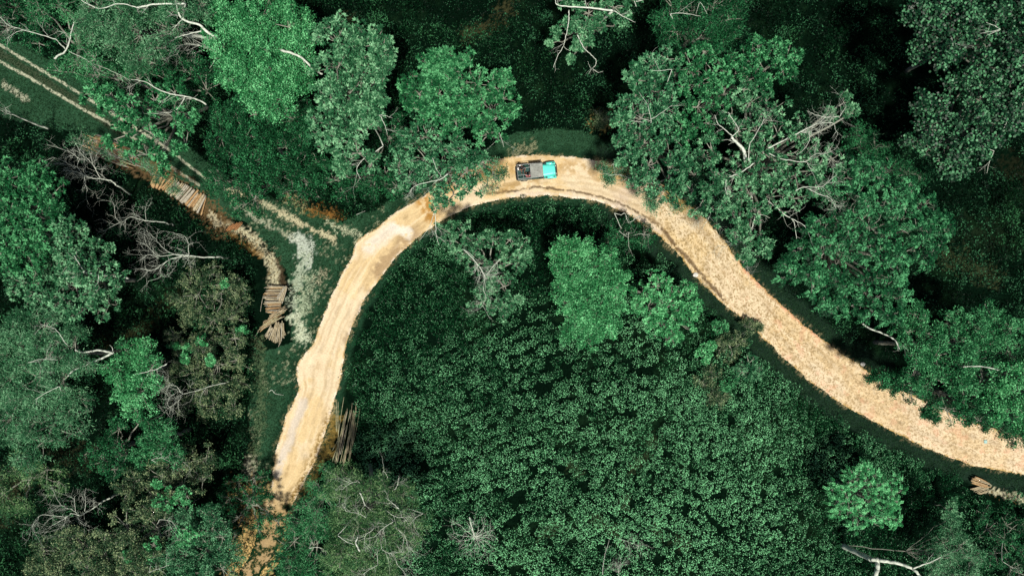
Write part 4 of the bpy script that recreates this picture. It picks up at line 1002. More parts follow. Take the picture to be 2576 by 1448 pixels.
# dark undergrowth everywhere else
x, y = scatter(-66, 66, -42, 42, 1.15, rng, .45)
px, py, road, dr, tea, verge, bank, edge, heaps = masks(x, y)
keep = ~tea & ~road & ~bank & ~edge & ~verge & ~heaps
pt = fbm(px, py, 55, 3, 95)
keep &= pt > .27
x, y, px, py = x[keep], y[keep], px[keep], py[keep]
big = fbm(px, py, 40, 3, 99)
rad = rng.uniform(.45, .85, len(x))*(.7+.9*big); hg = rng.uniform(.4, 1.3, len(x))*(.5+big)
V, F, rp = bush_leaves(x, y, rad, hg, 44, .19, rng, .42, .8)
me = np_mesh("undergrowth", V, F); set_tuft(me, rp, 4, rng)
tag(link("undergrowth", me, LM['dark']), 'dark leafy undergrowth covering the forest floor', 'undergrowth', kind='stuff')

# taller saplings and ferns between the trees
x, y = scatter(-66, 66, -42, 42, 1.9, rng, .48)
px, py, road, dr, tea, verge, bank, edge, heaps = masks(x, y)
keep = ~tea & ~road & ~bank & (dr > 34) & ~verge & ~heaps & (fbm(px, py, 90, 3, 123) > np.where(px < 1200, .39, .60))
x, y = x[keep], y[keep]
rad = rng.uniform(.5, 1.35, len(x)); hg = rng.uniform(1.2, 2.8, len(x))
V, F, rp = bush_leaves(x, y, rad, hg, 40, .24, rng, .36, .9)
me = np_mesh("saplings", V, F); set_tuft(me, rp, 4, rng)
tag(link("saplings", me, LM['under']), 'mid green saplings and ferns massed between the forest trees', 'understorey', kind='stuff')

# short grass on the verges, banks and ragged road edge
def blades(N, x, y, L, rng, z=0):
    gz = terrain_z(x, y)+.01
    org = np.stack([x, y, gz], -1)
    d = norm(rdir(len(x), rng, .15, .9)); Ls = rng.uniform(.6, 1.4, len(x))*L
    up = norm(np.array([0, 0, 1.0])+rdir(len(x), rng)*.6)
    return leaf_quads(org, d, up, Ls, Ls*.28, .2)
N = 800000
x = rng.uniform(-64, 64, N); y = rng.uniform(-40, 40, N)
px, py, road, dr, tea, verge, bank, edge, heaps = masks(x, y)
wear = fbm(px, py, 16, 4, 5)
ruts = np.minimum(dpoly(px, py, RUT_A), dpoly(px, py, RUT_B))
bare = (dpoly(px, py, [(752,604),(768,668),(745,740),(745,800),(765,845)]) < 20) | (ruts < 6)
keep = ((verge & ~(bare & (rng.random(N) > .12))) | bank | edge) & ~road & ~heaps & (dr > 1.5)
keep |= road & (np.minimum(dpoly(px, py, OUT), dpoly(px, py, INN)) < 5.0) & (rng.random(N) < .16)
ee = smoothstep(34, 0, np.minimum(dpoly(px, py, OUT), dpoly(px, py, INN)))
keep |= road & (py > 1250) & (fbm(px, py, 13, 4, 81)*.6+fbm(px, py, 4, 3, 18)*.4+ee*.20 > .61)
V, F = blades(0, x[keep], y[keep], .17, rng)
tag(link("grass", np_mesh("grass", V, F), LM['grass']), 'short dark green grass on the verges and banks of the dirt road', 'grass', kind='stuff')

# dry weeds: broken strips along the lower road and on bare patches
N = 60000
x = rng.uniform(-60, 60, N); y = rng.uniform(-38, 38, N); px, py = toD(x, y)
m = np.zeros(N, bool)
for line, w in [([(840,1050),(815,1110),(785,1180),(745,1260),(735,1290)], 5), ([(640,1250),(660,1330),(640,1400)], 34), ([(585,575),(640,605),(680,650),(693,720)], 15), ([(790,528),(850,545)], 16), ([(720,498),(765,515)], 14),
                ([(370,415),(560,570)], 20), ([(1500,285),(1515,310)], 14), ([(2450,1220),(2575,1260)], 12), ([(900,1165),(925,1175)], 9)]:
    m |= dpoly(px, py, line) < w*(.5+fbm(px, py, 12, 2, 33))
V, F = blades(0, x[m], y[m], .26, rng)
tag(link("dry_grass", np_mesh("dry_grass", V, F), LM['dry']), 'tufts of dry straw coloured grass along the road edge and piles', 'dry grass', kind='stuff')

#@@OBJECTS
# ------------------------------------------------------------------ stacks of cut poles and logs
WOOD = {
 'straw': bark_mat("cut_pole_straw", (.22,.17,.09), (.46,.40,.27), 5),
 'grey':  bark_mat("cut_pole_grey", (.20,.18,.13), (.42,.39,.31), 5),
 'rust':  bark_mat("cut_log_rust", (.20,.10,.04), (.44,.30,.15), 4),
 'brown': bark_mat("cut_log_brown", (.12,.05,.02), (.38,.19,.08), 4),
 'moss':  bark_mat("cut_pole_mossy", (.12,.12,.05), (.50,.48,.30), 3),
}
END = plain_mat("sawn_end", (.62,.52,.34), .8, .2)
def third(t, names): return names[min(len(names)-1, int(t*len(names)))]
def log(name, a, b, r, mat, label, group, bend=.03, pos=None):
    """one cut pole between two places a, b (x, y, z of the plan), a mesh of its own with knots and sawn ends"""
    A = P(*a); B = P(*b); n = 6
    mb = MB(); pts = []; rad = []
    s = Vector((-(B-A).y, (B-A).x, 0)).normalized()
    bb = random.uniform(-bend, bend)*(B-A).length
    for i in range(n+1):
        t = i/n; p = A.lerp(B, t)+s*bb*math.sin(t*math.pi)+Vector((0, 0, random.uniform(-.01, .01)))
        pts.append(p-A); rad.append(r*(1.08-.22*t)*random.uniform(.93, 1.07))
    mb.tube(pts, rad, 8)
    mb.m[-1] = 1; mb.m[-2] = 1
    for j in range(random.randint(0, 2)):
        i = random.randint(1, n-1); d = Vector((random.gauss(0, 1), random.gauss(0, 1), abs(random.gauss(0, 1)))).normalized()
        mb.tube([pts[i], pts[i]+d*r*1.7], [r*.35, r*.22], 5, mi=0)
    o = mb.build(name, [mat, END], None, True)
    o.location = A
    word = {'cut_pole_straw': 'straw coloured', 'cut_pole_grey': 'grey', 'cut_log_rust': 'rusty', 'cut_log_brown': 'red brown', 'cut_pole_mossy': 'mossy'}[mat.name]
    if pos is not None: label = label.replace('#', pos); group = group+', '+pos
    label = label.replace('@', word); group = word+' ones of the '+group
    tag(o, label, 'log' if r > .06 else 'pole', group)
random.seed(5)
def lerp2(a, b, t): return (a[0]+(b[0]-a[0])*t, a[1]+(b[1]-a[1])*t)

# thick logs lying side by side on the left track
N = 44
for i in range(N):
    t = (i+.5)/N; lay_ = i % 2 if .08 < t < .97 else 0
    c = lerp2((388, 441), (513, 517), t)
    if .19 < t < .25: continue
    ang = math.radians(np.interp(t, [0, .15, .25, .5, .8, .93, 1], [72, 60, 48, 50, 52, 60, 80])+random.uniform(-4, 4))
    hl = np.interp(t, [0, .12, .3, .6, 1], [27, 26, 20, 22, 25])*random.uniform(.85, 1.08)
    c = (c[0]+random.uniform(-2.5, 2.5), c[1]+random.uniform(-2.5, 2.5))
    dx, dy = math.cos(ang)*hl, -math.sin(ang)*hl
    r = random.uniform(.075, .125); z = .12+.2*lay_+random.uniform(0, .06)
    m = WOOD['rust'] if (t < .35 or random.random() < .35) else WOOD['grey' if random.random() < .5 else 'straw']
    log('cut_log', (c[0]-dx, c[1]-dy, z), (c[0]+dx, c[1]+dy, z+random.uniform(-.03, .05)), r, m,
        '@ thick log at the # of the row along the grassy track', 'thick logs stacked in a row beside the grassy track', .01, third(t, ['upper left end', 'upper left middle', 'centre', 'lower right middle', 'lower right end']))
# thin pole stack half hidden under the open tree, upper left
for i in range(44):
    t = random.random(); s = random.gauss(0, .5)
    a = (208+random.uniform(-6, 40)-t*10, 338+t*40+random.uniform(-4, 4)); 
    b = (338+random.uniform(-22, 24)-t*24, 384+t*38+random.uniform(-5, 5))
    z = .08+random.random()*.45
    log('cut_pole', (*a, z), (*b, z+.1), random.uniform(.032, .058), random.choice([WOOD['rust'], WOOD['straw'], WOOD['grey'], WOOD['rust']]),
        '@ long thin pole on the # of the stack beneath the open tree', 'long poles stacked beneath the open tree at upper left', .03, third(t, ['track side', 'middle', 'forest side']))
# crosswise stack on the earth ridge
for i in range(44):
    t = i/43; z = .1+random.random()*.55
    y = 717+t*70+random.uniform(-1.5, 1.5); x0 = np.interp(t, [0, .25, .45, .7, 1], [676, 668, 663, 668, 672])+random.uniform(-5, 6)
    x1 = np.interp(t, [0, .3, 1], [716, 706, 702])+random.uniform(-4, 5)
    log('cut_pole', (x0, y, z), (x1, y+random.uniform(-2.5, 2.5), z), random.uniform(.035, .06), random.choice([WOOD['straw'], WOOD['grey'], WOOD['straw'], WOOD['rust']]),
        '@ crosswise pole in the # of the stack below the earth ridge', 'crosswise poles of the stack below the earth ridge', .02, third(t, ['top end', 'upper middle', 'lower middle', 'bottom end']))
for i in range(12):
    s = i/11
    log('cut_pole', (697+s*14+random.uniform(-2, 2), 752+s*9+random.uniform(-4, 6), .78+random.random()*.08), (717+s*6+random.uniform(-2, 2), 720+s*4+random.uniform(-3, 2), .75), random.uniform(.03, .045), random.choice([WOOD['grey'], WOOD['straw']]),
        '@ pole laid slantwise on top of the crosswise stack', 'slanting poles on top of the crosswise stack', .02)
# fanned stack below it
for i in range(38):
    t = random.random(); z = .1+random.random()*.5
    a = (651+t*26+random.uniform(-4, 4), 832-t*36+random.uniform(-5, 6)); L = random.uniform(42, 58); an = math.radians(random.uniform(28, 42))
    b = (min(722, a[0]+L*math.cos(an)), a[1]-L*math.sin(an)+t*10)
    log('cut_pole', (*a, z), (*b, z+.05), random.uniform(.028, .045), random.choice([WOOD['straw'], WOOD['straw'], WOOD['rust'], WOOD['moss']]),
        '@ pole slanting to the upper right in the # of the fanned stack', 'upper poles of the fanned stack', .02, third(t, ['left part', 'middle', 'right part']))
for i in range(34):
    t = i/33; z = .5+random.random()*.35
    a = (687+t*24+random.uniform(-4, 4), 814+random.uniform(-6, 8)-t*4); b = (664+t*54+random.uniform(-2, 2), np.interp(t, [0, .3, .7, 1], [846, 856, 862, 842])+random.uniform(-3, 3))
    if t < .25: a = (682+random.uniform(-4, 6), 822+random.uniform(-5, 5))
    log('cut_pole', (*a, z), (*b, z-.25), random.uniform(.028, .042), random.choice([WOOD['straw'], WOOD['grey'], WOOD['straw']]),
        '@ pole pointing down the picture at the # of the fanned stack', 'lower poles of the fanned stack', .02, third(t, ['lower left', 'bottom middle', 'lower right']))
for a, b in [((662, 745), (655, 783)), ((684, 716), (664, 724)), ((722, 722), (735, 735)), ((650, 833), (641, 846)), ((706, 860), (700, 872))]:
    log('cut_pole', (*a, .3), (*b, .06), .025, WOOD['grey'], 'stray thin stick lying beside the straw coloured stacks', 'stray sticks beside the stacks')
# long poles at the right side of the lower road
for i in range(26):
    t = i/25; z = .08+random.random()*.35
    b = (866+t*36+random.uniform(-7, 7), 1022+random.uniform(-14, 16)); a = (835+t*50+random.uniform(-3, 3), np.interp(t, [0, .6, 1], [1157, 1170, 1152])+random.uniform(-5, 4))
    b = (b[0], b[1]+random.choice([0, 0, 14, 30])); a = (a[0], a[1]-random.choice([0, 0, 0, 12, 26]))
    if i == 5: b = (865, 998)
    log('long_pole', (*a, z), (*b, z+.08), random.uniform(.018, .031), random.choice([WOOD['moss'], WOOD['moss'], WOOD['grey'], WOOD['straw']]),
        '@ very long pole on the # of the bundle beside the lower road', 'long poles bundled right of the lower road', .02, third(t, ['road side', 'middle', 'tea side']))
for x in (846, 851):
    log('long_pole', (x, 1090+random.uniform(-8, 8), .06), (x+random.uniform(-2, 1), 1010, .08), .035, WOOD['moss'], 'thin pole lying apart between the lower road and the long bundle', 'two thin poles lying apart by the long bundle')
# little brown heap at the top of the earth ridge
for i in range(14):
    t = i/13; c = (572+t*30, 574-t*6+random.uniform(-3, 3)); z = .1+random.random()*.25
    log('cut_log', (c[0]-7, c[1]+9, z), (c[0]+8, c[1]-9, z), random.uniform(.04, .065), WOOD['brown'], 'short @ log in the small heap at the top of the earth ridge', 'red brown logs heaped on the earth ridge')
# heap at the right edge
for i in range(11):
    t = i/10
    log('cut_log', (2448+random.uniform(-4, 4)-t*4, 1198+t*16, .2+random.random()*.3), (2486+random.uniform(-4, 6), 1212+t*14, .2+random.random()*.3), random.uniform(.04, .065), random.choice([WOOD['rust'], WOOD['straw']]),
        '@ log in the upper half of the small heap by the right edge', 'upper logs of the heap by the right edge')
for i in range(13):
    t = i/12
    log('cut_log', (2440+t*26, 1228+t*14+random.uniform(-2, 2), .15+random.random()*.2), (2470+t*18, 1222+t*12+random.uniform(-3, 3), .2), random.uniform(.035, .05), WOOD['straw'],
        '@ pole in the lower half of the small heap by the right edge', 'lower logs of the heap by the right edge')

# fallen sticks, stones
def stick(label, pts, r=.03):
    mb = MB(); L = resample(pts, len(pts)*3)
    W3 = [P(x, y, .06) for x, y in L]; b = W3[0].copy()
    mb.tube([w-b for w in W3], [r*(1.2-.7*i/len(W3)) for i in range(len(W3))], 6)
    d = (W3[len(W3)//2+1]-W3[len(W3)//2]).normalized()
    twigs(mb, W3[len(W3)//2]-b, Vector((-d.y, d.x, .15)), .5, r*.5, 0)
    o = mb.build('fallen_branch', DEAD, None, True); o.location = b; tag(o, label, 'branch')
stick('bent pale fallen branch on the grass left of the lower road', [(677,984),(684,980),(690,988),(700,991),(713,993)])
stick('thin fallen stick in the dark leaves above the road fork', [(1016-120,540),(1040-120,530)], .022)
stick('short white fallen stick at the left edge of the grassy track', [(22,110),(32,108)], .03)
def stone(label, c, r, mat):
    rng = np.random.default_rng(hash_s(label)); vs = []; fs = []
    nu, nv = 10, 7
    for j in range(nv+1):
        for i in range(nu):
            th = math.pi*j/nv; ph = 2*math.pi*i/nu
            k = 1+rng.uniform(-.16, .16) if 0 < j < nv else 1
            vs.append((r*k*math.sin(th)*math.cos(ph), r*.8*k*math.sin(th)*math.sin(ph), r*.6*k*math.cos(th)))
    for j in range(nv):
        for i in range(nu): fs.append((j*nu+i, (j+1)*nu+i, (j+1)*nu+(i+1) % nu, j*nu+(i+1) % nu))
    mb = MB(); mb.add(vs, fs); o = mb.build('stone', mat); o.location = P(c[0], c[1], r*.25); tag(o, label, 'stone')
M_STONE = plain_mat("pale_stone", (.62,.60,.54), .9, .2, var=.25)
stone('white stone at the inner edge of the right hand road', (1749, 691), .30, M_STONE)
stone('pale stone at the shaded outer edge of the right hand road', (2170, 915), .27, M_STONE)
stone('small pale stone on the lower right road', (2197, 951), .14, M_STONE)
M_TARP = plain_mat("turquoise_scrap", (.30,.46,.42), .7, .3)
mb = MB(); n = 7
vs = [(i*.055-.17+random.uniform(-.02, .02), j*.06-.18+random.uniform(-.02, .02), .02+random.random()*.05) for j in range(n) for i in range(n)]
mb.add(vs, [(j*n+i, j*n+i+1, (j+1)*n+i+1, (j+1)*n+i) for j in range(n-1) for i in range(n-1)])
o = mb.build('crumpled_sheet', M_TARP, None, True); o.location = P(2478, 1110, .05); tag(o, 'small crumpled pale turquoise sheet lying on the road near the right edge', 'litter')
sm = o.modifiers.new("Solidify", 'SOLIDIFY'); sm.thickness = .004

# ------------------------------------------------------------------ the jeep
M_TURQ = plain_mat("turquoise_paint", (.10,.66,.56), .32, .5, var=.03, coat=.5)
M_TEAL = plain_mat("dark_teal_paint", (.004,.050,.044), .5, .4, var=.2)
M_CANV = plain_mat("grey_canvas", (.24,.25,.225), .95, .1, var=.28, scale=3.5)
M_BLK = plain_mat("black_metal", (.012,.012,.013), .5, .4)
M_RUB = plain_mat("rubber", (.018,.018,.018), .9, .2)
M_CHR = plain_mat("pale_metal", (.55,.56,.54), .4, .5, metal=.6)
M_SEAT = plain_mat("seat_vinyl", (.006,.055,.042), .6, .3, var=.3)
M_GLS = plain_mat("lamp_glass", (.75,.78,.76), .1, .6)
jl = P(1349, 435, 0.0); jl.z = .03
jeep = empty('jeep', jl); jeep.rotation_euler = (0, 0, math.radians(5.5)); ROTATED.add('jeep')
tag(jeep, 'open backed safari jeep with bright turquoise bonnet and grey canvas roof on the dirt road', 'jeep')
def part(mb, name, mat, par=None, smooth=False):
    p = jeep if par is None else par
    me = bpy.data.meshes.new(name); me.from_pydata(mb.v, [], mb.f); o = bpy.data.objects.new(name, me); C.objects.link(o)
    for m in (mat if isinstance(mat, (list, tuple)) else [mat]): me.materials.append(m)
    me.polygons.foreach_set("material_index", mb.m)
    if smooth: me.polygons.foreach_set("use_smooth", [True]*len(mb.f))
    o.parent = p
    return o
# body: tub with floor, side walls and wheel boxes, chassis
mb = MB()
mb.box((-.72, 0, .58), (2.72, 1.40, .06)); mb.box((1.30, 0, .60), (1.5, .8, .30))
for s in (-1, 1):
    mb.box((-1.42, s*.76, .80), (1.36, .05, .42), bev=.015)
    mb.box((-.05, s*.76, .66), (1.36, .05, .16), bev=.015)
    mb.box((.40, s*.76, .88), (.46, .05, .36), bev=.015)
    mb.box((-1.42, s*.60, .78), (.80, .26, .30), bev=.02)
mb.box((.62, 0, .88), (.06, 1.50, .46), bev=.015); mb.box((-2.09, 0, .70), (.05, 1.46, .24), bev=.015)
part(mb, 'body', M_TEAL)
# bonnet: crowned, narrowing to the nose
mb = MB(); nx, ny = 8, 9
vs = []
for i in range(nx+1):
    t = i/nx; x = .66+1.30*t; w = .66-.13*t
    for j in range(ny+1):
        u = -1+2*j/ny; z = 1.10-.05*t+.035*(1-u*u)-.10*max(0, abs(u)-.88)/.12*1.0 - (.05 if i == nx else 0)
        vs.append((x, w*u, z))
fs = [(i*(ny+1)+j, (i+1)*(ny+1)+j, (i+1)*(ny+1)+j+1, i*(ny+1)+j+1) for i in range(nx) for j in range(ny)]
mb.add(vs, fs)
b0 = len(vs); lo = [(.66+1.30*i/nx, s*(.66-.13*i/nx), .74) for s in (-1, 1) for i in range(nx+1)]
mb.v += lo
for i in range(nx):
    mb.f.append((i*(ny+1), b0+i, b0+i+1, (i+1)*(ny+1))); mb.m.append(0)
    mb.f.append((i*(ny+1)+ny, (i+1)*(ny+1)+ny, b0+nx+1+i+1, b0+nx+1+i)); mb.m.append(0)
mb.f.append(tuple([nx*(ny+1)+j for j in range(ny+1)]+[b0+2*nx+1, b0+nx])); mb.m.append(0)
part(mb, 'bonnet', M_TURQ, None, True)
mb = MB(); mb.box((1.975, 0, .88), (.05, 1.02, .34), bev=.01)
for k in range(7): mb.box((2.003, -.24+k*.08, .88), (.012, .03, .22), mi=1)
part(mb, 'grille', [M_TEAL, M_BLK])
mb = MB(); mb.box((.655, 0, 1.03), (.10, 1.46, .10), bev=.02); part(mb, 'cowl', M_TEAL)
for s in (-1, 1):
    # mudguard with its curved nose, lamp recess on top
    mb = MB(); prof = [(.72,.60),(.90,.80),(1.10,.94),(1.45,.98),(1.80,.96),(2.00,.86),(2.06,.66)]
    vs = []; 
    for (x, z) in prof: vs += [(x, s*(.60 if x < 1.0 else .56), z), (x, s*(.80 if x < .95 else .86), z-.015), (x, s*(.80 if x < .95 else .87), z-.07)]
    fs = []
    for i in range(len(prof)-1):
        for j in range(2): fs.append((i*3+j, (i+1)*3+j, (i+1)*3+j+1, i*3+j+1))
    mb.add(vs, fs); f = part(mb, 'mudguard', M_TURQ, None, True)
    sol = f.modifiers.new("Solidify", 'SOLIDIFY'); sol.thickness = .02
    mb = MB(); mb.tube([(1.72, s*.72, .97), (1.84, s*.72, .985), (1.84, s*.72, .99)], [.06, .055, .04], 10); part(mb, 'side_lamp', M_BLK)
    mb = MB(); mb.box((.98, s*.72, .93), (.22, .16, .05), bev=.02); part(mb, 'recess_shade', M_TEAL)  # dark block standing in for the shaded recess behind the mudguard
    mb = MB(); mb.tube([(1.98, s*.40, .90), (2.03, s*.40, .90), (2.045, s*.40, .90)], [.10, .10, .07], 14); part(mb, 'headlight', M_GLS)
    mb = MB(); mb.tube([(.60, s*.76, 1.12), (.62, s*.90, 1.2)], .012, 5); mb.box((.62, s*.93, 1.25), (.03, .13, .18), mi=0, bev=.01); part(mb, 'mirror', M_BLK)
mb = MB(); mb.box((2.14, 0, .58), (.09, 1.30, .15), bev=.02); 
for s in (-1, 1): mb.box((2.05, s*.36, .58), (.14, .08, .08)); mb.box((2.12, s*.42, .72), (.05, .05, .16), bev=.01)
part(mb, 'front_bumper', M_BLK)
mb = MB(); mb.box((-2.17, 0, .55), (.12, 1.36, .10), bev=.02); mb.box((-2.12, -.05, .9), (.03, .8, .3), bev=.01); part(mb, 'tailgate_step', M_BLK)
mb = MB(); mb.tube([(-2.22, -.32, .95), (-2.12, -.32, .95)], [.33, .33], 20); part(mb, 'spare_wheel', M_RUB)
for wx in (1.42, -1.40):
    for s in (-1, 1):
        mb = MB(); n = 22; ring = []
        prof = [(.20, -.09), (.33, -.11), (.375, -.08), (.38, 0), (.375, .08), (.33, .11), (.20, .09)]
        for i in range(n):
            a = 2*math.pi*i/n
            for (r, o_) in prof: ring.append((wx+r*math.cos(a), s*.69+o_, .38+r*math.sin(a)))
        k = len(prof); fs = [(i*k+j, ((i+1) % n)*k+j, ((i+1) % n)*k+(j+1) % k, i*k+(j+1) % k) for i in range(n) for j in range(k)]
        mb.add(ring, fs); ty = part(mb, 'wheel', M_RUB, None, True)
        mb = MB(); mb.tube([(wx, s*.62, .38), (wx, s*.77, .38), (wx, s*.79, .38)], [.20, .20, .08], 16); part(mb, 'rim', M_CHR, ty)
# windscreen frame and glass
mb = MB()
for s in (-1, 1): mb.tube([(.66, s*.70, 1.08), (.56, s*.68, 1.76)], .024, 6)
mb.tube([(.56, -.68, 1.76), (.56, .68, 1.76)], .024, 6); mb.tube([(.66, -.70, 1.10), (.66, .70, 1.10)], .024, 6); mb.tube([(.61, 0, 1.1), (.56, 0, 1.76)], .016, 6)
wsf = part(mb, 'windscreen_frame', M_TEAL)
gm, gnt, gb, go = newmat("windscreen_glass"); gb.inputs['Transmission Weight'].default_value = 1; gb.inputs['Roughness'].default_value = .05; gb.inputs['Base Color'].default_value = (.75, .85, .82, 1)
mb = MB(); mb.box((.61, 0, 1.43), (.008, 1.34, .60), Matrix.Rotation(math.radians(-8.4), 3, 'Y')); part(mb, 'windscreen_glass', gm, wsf)
# canvas roof: sagging between its hoops, rolled edges
mb = MB(); nx, ny = 24, 20; vs = []
for i in range(nx+1):
    t = i/nx; x = -.72+1.34*t
    for j in range(ny+1):
        u = -1+2*j/ny
        hoop = abs(math.sin(t*math.pi*3))
        z = 1.83+.045*(1-u*u)-.028*hoop*(1-u**4)+.007*math.sin(u*17+t*9)+.006*math.sin(t*23+u*5)
        if abs(u) > .93: z -= (abs(u)-.93)/.07*.11
        vs.append((x, (.745-.006*math.sin(t*30))*u, z))
fs = [(i*(ny+1)+j, (i+1)*(ny+1)+j, (i+1)*(ny+1)+j+1, i*(ny+1)+j+1) for i in range(nx) for j in range(ny)]
mb.add(vs, fs); r_ = part(mb, 'canvas_roof', M_CANV, None, True); sol = r_.modifiers.new("Solidify", 'SOLIDIFY'); sol.thickness = .015; sol.offset = 1
for x in (-.70, -.26, .18, .60):
    mb = MB(); pts = [(x, -.73, 1.80), (x, -.5, 1.835), (x, 0, 1.86), (x, .5, 1.835), (x, .73, 1.80)]
    mb.tube([(p[0], p[1], p[2]+(.028 if x == -.70 else -.03)) for p in pts], .020, 6); part(mb, 'roof_hoop', M_CHR if x == -.70 else M_BLK)
# side rails, corner posts and cross bars of the open back
mb = MB()
for s in (-1, 1):
    mb.tube([(-2.05, s*.73, 1.72), (-.70, s*.73, 1.78), (.58, s*.71, 1.76)], .022, 6)
    for x in (-2.05, -.70): mb.tube([(x, s*.76, .98), (x, s*.73, 1.73 if x < -1 else 1.8)], .022, 6)
    mb.tube([(-2.08, s*.77, 1.02), (-.75, s*.77, 1.03)], .018, 6)
mb.tube([(-2.05, -.73, 1.72), (-2.05, .73, 1.72)], .022, 6)
mb.tube([(-2.05, -.38, 1.725), (-.70, -.38, 1.80)], .018, 6); mb.tube([(-1.48, -.73, 1.74), (-1.48, -.38, 1.755)], .018, 6); mb.tube([(-1.48, .73, 1.74), (-1.48, .30, 1.755), (-.70, .38, 1.80)], .018, 6)
part(mb, 'roll_cage', M_CHR)
for s in (-1, 1):
    mb = MB(); mb.box((-1.42, s*.56, 1.00), (1.15, .34, .10), bev=.03); bs = part(mb, 'bench_seat', M_SEAT)
    mb = MB(); mb.box((-1.42, s*.72, 1.22), (1.15, .06, .30), bev=.02); part(mb, 'backrest', M_SEAT, bs)
    mb = MB(); mb.box((.0, s*.38, .90), (.48, .46, .12), bev=.04); fs_ = part(mb, 'front_seat', M_SEAT)
    mb = MB(); mb.box((-.26, s*.38, 1.18), (.10, .46, .50), bev=.04); part(mb, 'backrest', M_SEAT, fs_)
mb = MB(); ring = [Vector((.34+.05*math.sin(a), -.38+.18*math.cos(a), 1.22+.17*math.sin(a))) for a in np.linspace(0, 2*math.pi, 17)]
mb.tube(ring, .013, 6); mb.tube([(.34, -.38, 1.22), (.55, -.38, 1.05)], .015, 6); part(mb, 'steering_wheel', M_BLK)

# ------------------------------------------------------------------ people in the open back
def skinned(name, verts, edges, radii, mat, parent, root=0, sub=1):
    me = bpy.data.meshes.new(name); me.from_pydata(verts, edges, []); me.materials.append(mat)
    o = bpy.data.objects.new(name, me); C.objects.link(o)
    if parent: o.parent = parent
    sk = o.modifiers.new("Skin", 'SKIN'); sk.use_smooth_shade = True
    if not me.skin_vertices: 
        bmx = None
    sv = me.skin_vertices[0].data if me.skin_vertices else me.attributes.new('skin', 'FLOAT', 'POINT')
    for i, r in enumerate(radii):
        rr = r if hasattr(r, '__len__') else (r, r)
        sv[i].radius = rr
    sv[root].use_root = True
    ss = o.modifiers.new("Subdivision", 'SUBSURF'); ss.levels = sub; ss.render_levels = sub
    return o
M_SKIN = plain_mat("skin", (.24,.13,.08), .6, .3); M_HAIR = plain_mat("black_hair", (.008,.007,.007), .55, .4)
M_WHITE = plain_mat("white_cotton", (.78,.78,.75), .9, .1); M_PINK = plain_mat("pink_cotton", (.52,.16,.19), .9, .1); M_DARKC = plain_mat("dark_cloth", (.02,.022,.03), .9, .1)
M_EYE = plain_mat("eye", (.03,.02,.02), .2, .5)
